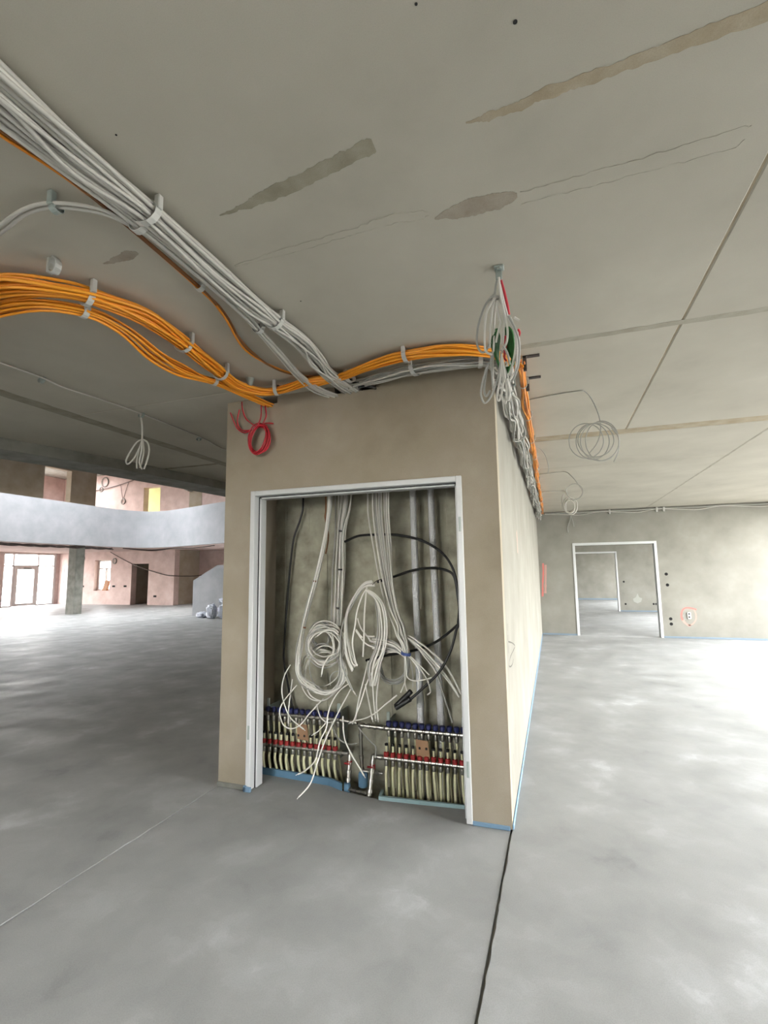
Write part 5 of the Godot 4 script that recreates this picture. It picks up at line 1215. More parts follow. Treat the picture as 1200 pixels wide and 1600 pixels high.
func build_ceiling_cables() -> void:
	var y := H - 0.055
	var w := [M.white_cable, M.white_cable, M.white_cable_b]
	var t := thing("cable_bundle", "thick bundle of white cables crossing the ceiling from the upper left", "cables", "cable bundles under the ceiling")
	bundle(t, [[V(-1.08, y, 5.2), 0.10, 0.04], [V(-1.09, y, 3.6), 0.10, 0.04], [V(-1.10, y, 2.9), 0.11, 0.045], [V(-1.10, y, 2.5), 0.10, 0.042], [V(-1.085, y, 2.25), 0.075, 0.04], [V(-1.065, y, 1.99), 0.052, 0.036], [V(-1.065, y, 1.62), 0.055, 0.036], [V(-1.06, y, 1.3), 0.055, 0.036], [V(-1.045, y, 1.12), 0.045, 0.034], [V(-1.03, y, 0.85), 0.06, 0.036], [V(-1.06, y, 0.6), 0.06, 0.035], [V(-1.08, y - 0.0, 0.38), 0.05, 0.03], [V(-1.07, y + 0.005, 0.16), 0.06, 0.028], [V(-1.04, y + 0.02, -0.25), 0.08, 0.025]], 17, 0.0078, w, 0.22)
	for q in [[V(-1.065, y, 1.99), 0.058, 0.042], [V(-1.045, y, 1.12), 0.05, 0.04], [V(-1.10, y, 3.4), 0.11, 0.05]]: clip(t, q[0], Vector3.FORWARD, q[1], q[2], M.clip)
	t = thing("cable_bundle", "second bundle of white cables splitting off to the left of the thick one", "cables", "cable bundles under the ceiling")
	bundle(t, [[V(-1.17, y, 5.2), 0.05, 0.03], [V(-1.2, y, 3.0), 0.05, 0.03], [V(-1.17, y, 2.4), 0.04, 0.03], [V(-1.14, y, 1.95), 0.03, 0.025], [V(-1.13, y, 1.6), 0.03, 0.025], [V(-1.15, y, 1.25), 0.03, 0.02], [V(-1.17, y, 1.08), 0.022, 0.018], [V(-1.22, y - 0.01, 0.75), 0.03, 0.02], [V(-1.27, y - 0.01, 0.4), 0.035, 0.02], [V(-1.25, y - 0.02, 0.12), 0.05, 0.015], [V(-1.12, y, -0.2), 0.03, 0.015]], 7, 0.0068, w, 0.25)
	clip(t, V(-1.17, y, 1.08), Vector3.FORWARD, 0.028, 0.024, M.clip)
	clip(t, V(-1.14, y, 1.95), Vector3.FORWARD, 0.036, 0.03, M.clip)
	t = thing("cable_pair", "pair of grey cables curving in from the left to join the white bundle", "cables")
	for p in [
		[V(-2.004,2.962,2.051), V(-1.656,2.962,2.124), V(-1.475,2.962,2.153), V(-1.35,2.962,2.138), V(-1.227,2.962,2.067), V(-1.188,2.962,1.988), V(-1.165,2.962,1.867)],
		[V(-2.004,2.962,2.051), V(-1.702,2.962,2.094), V(-1.505,2.962,2.132), V(-1.371,2.962,2.122), V(-1.245,2.962,2.052), V(-1.196,2.962,1.98), V(-1.165,2.962,1.867)]]: cable(t, p, 0.0075, M.white_cable_b)
	clip(t, V(-1.36, H - 0.055, 2.12), Vector3.RIGHT, 0.02, 0.014, M.clip_grey)
	t = thing("orange_cable_strand", "thin orange and brown cables running beside the white bundle", "cables")
	for p in [
		[V(-1.283,2.977,2.572), V(-1.246,2.977,2.394), V(-1.208,2.977,2.084), V(-1.233,2.977,1.489), V(-1.272,2.977,1.25), V(-1.404,2.977,0.854), V(-1.391,2.977,0.541), V(-1.299,2.977,0.353), V(-1.182,2.977,0.285)]]:
		for k in 3:
			var q := []
			for v in p: q.append(v + V(rng.randf_range(-0.012, 0.012), rng.randf_range(-0.008, 0.008), rng.randf_range(-0.004, 0.004)))
			cable(t, q, 0.006, [M.brown_cable, M.orange_cable_b, M.brown_cable][k])
	clip(t, V(-1.225, H - 0.035, 1.5), V(-0.1, 0, -1), 0.02, 0.018, M.clip)
	# orange arc
	var o := [M.orange_cable, M.orange_cable, M.orange_cable_b]
	y = H - 0.065
	t = thing("cable_bundle", "thick bundle of orange cables arching in from the left edge", "cables", "cable bundles under the ceiling")
	bundle(t, [[V(-4.2, y, 1.55), 0.09, 0.045], [V(-3.0, y, 1.82), 0.09, 0.045], [V(-2.45, y, 1.86), 0.085, 0.045], [V(-2.03, y, 1.85), 0.08, 0.045], [V(-1.80, y, 1.73), 0.055, 0.042], [V(-1.70, y, 1.60), 0.05, 0.04], [V(-1.64, y, 1.4), 0.055, 0.04], [V(-1.66, y, 1.1), 0.048, 0.04], [V(-1.71, y, 0.83), 0.045, 0.038], [V(-1.74, y, 0.66), 0.042, 0.036], [V(-1.74, y - 0.01, 0.46), 0.042, 0.034], [V(-1.66, y - 0.005, 0.27), 0.04, 0.03], [V(-1.50, y, 0.25), 0.035, 0.03], [V(-1.25, y + 0.01, 0.3), 0.035, 0.028], [V(-1.05, y + 0.02, 0.25), 0.035, 0.025]], 15, 0.0078, o, 0.2)
	for q in [[V(-1.75, y, 1.66), V(0.3, 0, -1), 0.056, 0.046], [V(-1.675, y, 1.09), V(-0.1, 0, -1), 0.054, 0.045], [V(-1.74, y, 0.66), V(-0.1, 0, -1), 0.048, 0.042], [V(-1.55, y, 0.25), V(1, 0, 0), 0.04, 0.036]]: clip(t, q[0], q[1], q[2], q[3], M.clip)
	t = thing("cable_bundle", "slack orange cables sagging below the orange arc", "cables", "cable bundles under the ceiling")
	bundle(t, [[V(-4.2, y, 1.4), 0.04, 0.03], [V(-3.0, y, 1.68), 0.04, 0.03], [V(-2.17, y - 0.015, 1.74), 0.04, 0.03], [V(-1.88, y - 0.015, 1.6), 0.028, 0.024], [V(-1.82, y - 0.02, 1.4), 0.035, 0.03], [V(-1.86, y - 0.045, 1.12), 0.055, 0.04], [V(-1.87, y - 0.05, 0.9), 0.05, 0.035], [V(-1.86, y - 0.03, 0.7), 0.03, 0.022], [V(-1.83, y - 0.02, 0.56), 0.022, 0.02], [V(-1.79, y - 0.02, 0.3), 0.028, 0.022], [V(-1.77, y - 0.01, 0.05), 0.03, 0.02], [V(-1.76, y + 0.02, -0.2), 0.03, 0.015]], 9, 0.0068, o, 0.22)
	for q in [[V(-1.87, y - 0.015, 1.58), V(0.2, 0, -1), 0.034, 0.03], [V(-1.84, y - 0.02, 0.6), V(0.1, 0, -1), 0.028, 0.026]]: clip(t, q[0], q[1], q[2], q[3], M.clip)
	var st := new_st()
	lathe(st, V(-1.70, H - 0.012, 0.38), Vector3.UP, [[-0.06, 0.012], [-0.02, 0.022], [0.012, 0.03]], 10)
	tag(obj("ceiling_plug", st, M.clip_grey), "grey plastic ceiling plug above the orange cables' bend", "ceiling plug")
	# along the top of the block's front wall
	y = H - 0.045
	t = thing("cable_bundle", "orange cables running along the top of the front wall to the corner", "cables", "cable bundles under the ceiling")
	bundle(t, [[V(-1.3, y, 0.22), 0.03, 0.02], [V(-1.02, y, 0.27), 0.035, 0.02], [V(-0.82, y, 0.35), 0.04, 0.024], [V(-0.6, y, 0.42), 0.045, 0.028], [V(-0.42, y, 0.44), 0.045, 0.03], [V(-0.25, y, 0.42), 0.05, 0.03], [V(-0.08, y - 0.005, 0.36), 0.05, 0.03], [V(0.06, y - 0.01, 0.24), 0.045, 0.028], [V(0.14, y - 0.01, 0.0), 0.04, 0.028]], 12, 0.0072, o, 0.22)
	clip(t, V(-0.5, y, 0.43), V(1, 0, 0.1), 0.05, 0.036, M.clip)
	t = thing("cable_bundle", "grey white cables lying under the orange ones along the front wall", "cables", "cable bundles under the ceiling")
	bundle(t, [[V(-1.08, y + 0.01, 0.05), 0.05, 0.02], [V(-0.92, y, 0.12), 0.05, 0.022], [V(-0.75, y - 0.01, 0.18), 0.06, 0.024], [V(-0.55, y - 0.015, 0.23), 0.065, 0.024], [V(-0.35, y - 0.02, 0.25), 0.06, 0.024], [V(-0.15, y - 0.02, 0.23), 0.055, 0.024], [V(0.0, y - 0.03, 0.2), 0.05, 0.024], [V(0.06, y - 0.08, 0.05), 0.045, 0.05]], 14, 0.006, [M.white_cable_b, M.grey_cable, M.white_cable, M.grey_cable])
	clip(t, V(-0.5, y - 0.017, 0.24), V(1, 0, 0.1), 0.07, 0.03, M.clip)
	clip(t, V(-0.06, y - 0.02, 0.215), V(1, 0, -0.2), 0.06, 0.03, M.clip)
	clip(t, V(-0.98, y + 0.01, 0.22), V(1, 0, 0.3), 0.05, 0.03, M.clip)
	t = thing("dark_conduit", "black conduit ends disappearing into the hole over the front wall", "conduit")
	for k in 4: cable(t, [V(-1.0 + k * 0.012, H - 0.03 - k * 0.012, 0.16 - k * 0.02), V(-0.94 + k * 0.02, H - 0.035 - k * 0.008, 0.05), V(-0.88 + k * 0.012, H - 0.03 - k * 0.006, -0.1)], 0.009, M.black, false, "conduit")
	# thin line of cable on the left with clips
	t = thing("ceiling_cable", "thin white cable clipped along the ceiling towards the atrium", "cable")
	for p in [
		[V(-3.069,3,1.427), V(-3.065,3,1.205), V(-3.052,3,0.935), V(-3.042,2.982,0.772), V(-3.011,2.982,0.528), V(-3.03,3,0.072), V(-3.059,3,-0.762), V(-3.152,3,-1.278), V(-3.15,3,-2.5)]]:
		for k in 2:
			var q := []
			for v in p: q.append(v + V(k * 0.012, -0.004 * k, 0.01 * rng.randf()))
			cable(t, q, 0.005, M.white_cable_b)
	for c in [V(-3.08, H - 0.02, 0.915), V(-3.04, H - 0.02, 0.05), V(-3.1, H - 0.02, -0.77)]: clip(t, c, Vector3.FORWARD, 0.022, 0.016, M.clip_grey, 0.022)
	var e := thing("cable_clip", "empty white cable clip on the ceiling above the orange arc", "cable clip")
	var s2 := new_st()
	strap(s2, V(-1.71, H - 0.04, 1.86), Vector3.FORWARD, 0.022, 0.036, 0.03)
	obj("band", s2, M.clip, e)
	s2 = new_st()
	bevel_box(s2, V(-1.745, H - 0.07, 1.845), V(-1.73, H, 1.875), 0.003)
	obj("foot", s2, M.clip, e)

func build_corner_coil() -> void:
	var h := thing("ceiling_hook", "galvanised hook bracket on the ceiling holding the cable coils", "hook")
	var st := new_st()
	bevel_box(st, V(0.135, H - 0.06, 1.09), V(0.165, H, 1.102), 0.004)
	obj("plate", st, M.clip_grey, h)
	st = new_st()
	bevel_box(st, V(0.13, H - 0.01, 1.08), V(0.175, H, 1.125), 0.003)
	lathe(st, V(0.155, H - 0.018, 1.11), Vector3.UP, [[0.0, 0.0], [0.0, 0.012], [0.018, 0.012]], 6)
	obj("foot", st, M.clip_grey, h)
	var sets := [[[
		[V(0.147,2.968,1.096), V(0.133,2.943,1.074), V(0.122,2.912,1.047), V(0.115,2.91,1.045), V(0.068,2.877,1.013), V(0.025,2.805,0.953), V(0.013,2.742,0.906), V(0.031,2.706,0.883), V(0.056,2.712,0.89), V(0.079,2.739,0.911)],
		[V(0.124,2.895,1.05), V(0.075,2.846,1.004), V(0.055,2.757,0.935), V(0.054,2.704,0.897), V(0.083,2.683,0.886)],
		[V(0.123,2.898,1.037), V(0.104,2.86,1.004), V(0.087,2.794,0.953), V(0.073,2.717,0.895)],
		[V(0.125,2.905,1.014), V(0.105,2.819,0.946), V(0.091,2.726,0.878), V(0.072,2.608,0.796), V(0.07,2.544,0.755)],
		[V(0.15,2.96,1.105), V(0.15,2.9,1.058), V(0.159,2.844,1.014), V(0.169,2.771,0.96), V(0.159,2.72,0.921), V(0.133,2.694,0.9)],
		[V(0.14,2.891,1.034), V(0.161,2.849,1.004), V(0.152,2.786,0.955), V(0.134,2.722,0.906)],
		[V(0.131,2.889,1.032), V(0.132,2.826,0.983), V(0.137,2.803,0.966), V(0.121,2.769,0.939), V(0.107,2.734,0.911)],
		[V(0.151,2.939,1.074), V(0.174,2.825,0.988), V(0.2,2.77,0.95), V(0.202,2.718,0.911), V(0.19,2.662,0.87), V(0.159,2.591,0.818)],
		[V(0.179,2.819,0.998), V(0.213,2.748,0.949), V(0.219,2.691,0.908), V(0.206,2.616,0.853), V(0.171,2.557,0.809)],
		[V(0.187,2.815,0.983), V(0.207,2.747,0.933), V(0.206,2.679,0.884), V(0.189,2.603,0.829), V(0.157,2.571,0.805)],
		[V(0.205,2.812,0.983), V(0.228,2.797,0.974)],
		[V(0.061,2.647,0.871), V(0.029,2.59,0.83), V(0.007,2.526,0.786), V(0.021,2.48,0.759), V(0.059,2.506,0.778), V(0.096,2.568,0.822), V(0.127,2.652,0.882)],
		[V(0.054,2.64,0.853), V(0.025,2.548,0.79), V(0.033,2.513,0.768), V(0.056,2.535,0.785)],
		[V(0.13,2.683,0.904), V(0.115,2.606,0.849), V(0.078,2.537,0.8), V(0.048,2.494,0.77)],
		[V(0.132,2.675,0.899), V(0.117,2.586,0.836), V(0.089,2.506,0.781), V(0.101,2.483,0.767), V(0.13,2.563,0.822)],
		[V(0.129,2.666,0.885), V(0.127,2.566,0.817), V(0.112,2.496,0.771), V(0.129,2.468,0.754), V(0.146,2.542,0.803)],
		[V(0.133,2.659,0.888), V(0.139,2.562,0.822), V(0.141,2.478,0.767), V(0.155,2.506,0.786), V(0.149,2.569,0.828)],
		[V(0.13,2.664,0.878), V(0.102,2.55,0.798), V(0.094,2.517,0.776), V(0.116,2.493,0.763)],
		[V(0.131,2.656,0.872), V(0.152,2.552,0.804), V(0.149,2.472,0.752)],
		[V(0.079,2.7,0.884), V(0.072,2.621,0.829), V(0.071,2.545,0.78)],
		[V(0.144,2.703,0.921), V(0.16,2.67,0.899), V(0.167,2.626,0.869)]], "tall coil of white cables hanging from the ceiling hook at the corner", 0.006, "w"], [[
		[V(0.126,2.793,0.93), V(0.094,2.768,0.908), V(0.085,2.724,0.875), V(0.11,2.655,0.831), V(0.139,2.606,0.801), V(0.17,2.646,0.831), V(0.192,2.706,0.875), V(0.189,2.767,0.919), V(0.173,2.792,0.935)],
		[V(0.123,2.795,0.926), V(0.097,2.77,0.904), V(0.088,2.725,0.871), V(0.11,2.656,0.826), V(0.139,2.611,0.799), V(0.172,2.648,0.827), V(0.188,2.708,0.871), V(0.185,2.769,0.915), V(0.171,2.794,0.931)],
		[V(0.121,2.798,0.922), V(0.101,2.771,0.9), V(0.092,2.726,0.867), V(0.109,2.656,0.821), V(0.139,2.616,0.798), V(0.173,2.649,0.823), V(0.183,2.711,0.867), V(0.181,2.772,0.911), V(0.169,2.797,0.927)],
		[V(0.119,2.8,0.918), V(0.104,2.772,0.896), V(0.095,2.727,0.863), V(0.109,2.656,0.816), V(0.139,2.621,0.796), V(0.175,2.65,0.819), V(0.179,2.713,0.863), V(0.177,2.775,0.907), V(0.166,2.799,0.923)],
		[V(0.117,2.802,0.914), V(0.108,2.774,0.892), V(0.098,2.728,0.859), V(0.108,2.656,0.811), V(0.139,2.626,0.794), V(0.177,2.652,0.815), V(0.175,2.716,0.859), V(0.173,2.777,0.903), V(0.164,2.801,0.919)],
		[V(0.115,2.805,0.91), V(0.111,2.775,0.888), V(0.102,2.73,0.855), V(0.108,2.656,0.806), V(0.139,2.63,0.792), V(0.178,2.653,0.811), V(0.17,2.718,0.855), V(0.169,2.78,0.899), V(0.162,2.804,0.915)],
		[V(0.112,2.807,0.906), V(0.115,2.776,0.884), V(0.105,2.731,0.851), V(0.107,2.656,0.801), V(0.139,2.635,0.79), V(0.18,2.655,0.807), V(0.166,2.721,0.851), V(0.165,2.782,0.895), V(0.16,2.806,0.911)],
		[V(0.11,2.809,0.902), V(0.118,2.777,0.88), V(0.109,2.732,0.847), V(0.107,2.656,0.796), V(0.139,2.64,0.789), V(0.182,2.656,0.803), V(0.161,2.723,0.847), V(0.161,2.785,0.891), V(0.158,2.808,0.907)],
		[V(0.108,2.812,0.898), V(0.122,2.779,0.876), V(0.113,2.733,0.843), V(0.106,2.656,0.791), V(0.14,2.645,0.787), V(0.183,2.657,0.799), V(0.157,2.726,0.843), V(0.157,2.788,0.887), V(0.156,2.811,0.903)]], "dark green cable coil inside the white corner coil", 0.006, "g"], [[
		[V(0.155,2.978,1.084), V(0.162,2.936,1.051), V(0.172,2.882,1.011), V(0.18,2.835,0.976)],
		[V(0.155,2.972,1.086), V(0.168,2.921,1.048), V(0.178,2.871,1.011), V(0.183,2.832,0.981)],
		[V(0.155,2.761,0.911), V(0.147,2.721,0.881), V(0.142,2.69,0.859)],
		[V(0.159,2.753,0.905), V(0.151,2.712,0.875)],
		[V(0.146,2.694,0.861), V(0.141,2.675,0.848), V(0.15,2.661,0.839)],
		[V(0.214,2.764,0.947), V(0.218,2.737,0.928), V(0.226,2.751,0.939), V(0.219,2.766,0.95)]], "red cables threaded through the corner coil", 0.005, "r"]]
	for s in sets:
		var t := thing("cable_coil", s[1], "cable coil", "coils at the block's corner")
		for p in s[0]: cable(t, p, s[2], white() if s[3] == "w" else (M.green_cable if s[3] == "g" else M.red_cable), false, "loop", 6)
		if s[3] == "w":
			band(t, V(0.121, 2.898, 1.037), Vector3(0.1, 1, 0.05), 0.02, 0.02, M.grey_cable)

func build_side_bundles() -> void:
	var w := [M.white_cable, M.white_cable_b, M.white_cable_b, M.grey_cable]
	var nodes := []
	var z := 0.25
	var k := 0
	while z > -9.4:
		var pinch := k % 2 == 1
		nodes.append([V(0.088 + rng.randf_range(-0.008, 0.008), 2.87 - (0.0 if pinch else 0.03), z), 0.045 if pinch else 0.065, 0.06 if pinch else 0.115])
		z -= 0.34
		k += 1
	var t := thing("cable_bundle", "long sagging bundle of grey white cables along the top of the side wall", "cables", "cable bundles under the ceiling")
	bundle(t, nodes, 18, 0.0078, w, 0.4)
	for i in range(1, nodes.size(), 4): clip(t, nodes[i][0], Vector3.FORWARD, 0.05, 0.065, M.clip_grey, 0.02)
	nodes = []
	z = 0.1
	k = 0
	while z > -9.4:
		var pinch := k % 2 == 1
		nodes.append([V(0.185 + rng.randf_range(-0.006, 0.006) - 0.004 * k * 0.3, H - (0.05 if pinch else 0.065), z), 0.022 if pinch else 0.034, 0.026 if pinch else 0.045])
		z -= 0.42
		k += 1
	t = thing("cable_bundle", "bundle of orange cables along the ceiling beside the side wall", "cables", "cable bundles under the ceiling")
	bundle(t, nodes, 12, 0.006, [M.orange_side, M.orange_cable, M.orange_side], 0.4)
	for i in range(1, nodes.size(), 2): clip(t, nodes[i][0], Vector3.FORWARD, 0.028, 0.032, M.clip, 0.018)
	# rusty wall brackets near the corner
	var bw := ["rusty bracket arm nearest the corner coil", "rusty bracket arm a little further along the ceiling"]
	for i in 2:
		var b := thing("ceiling_bracket", bw[i], "bracket", "rusty brackets by the corner")
		var zz: float = [0.05, -0.34][i]
		var st := new_st()
		bevel_box(st, V(0.20, H - 0.1, zz - 0.012), V(0.225, H, zz + 0.012), 0.003)
		obj("arm", st, M.rust, b)
		st = new_st()
		bevel_box(st, V(0.20, H - 0.008, zz - 0.02), V(0.31, H, zz + 0.02), 0.003)
		obj("plate", st, M.rust, b)

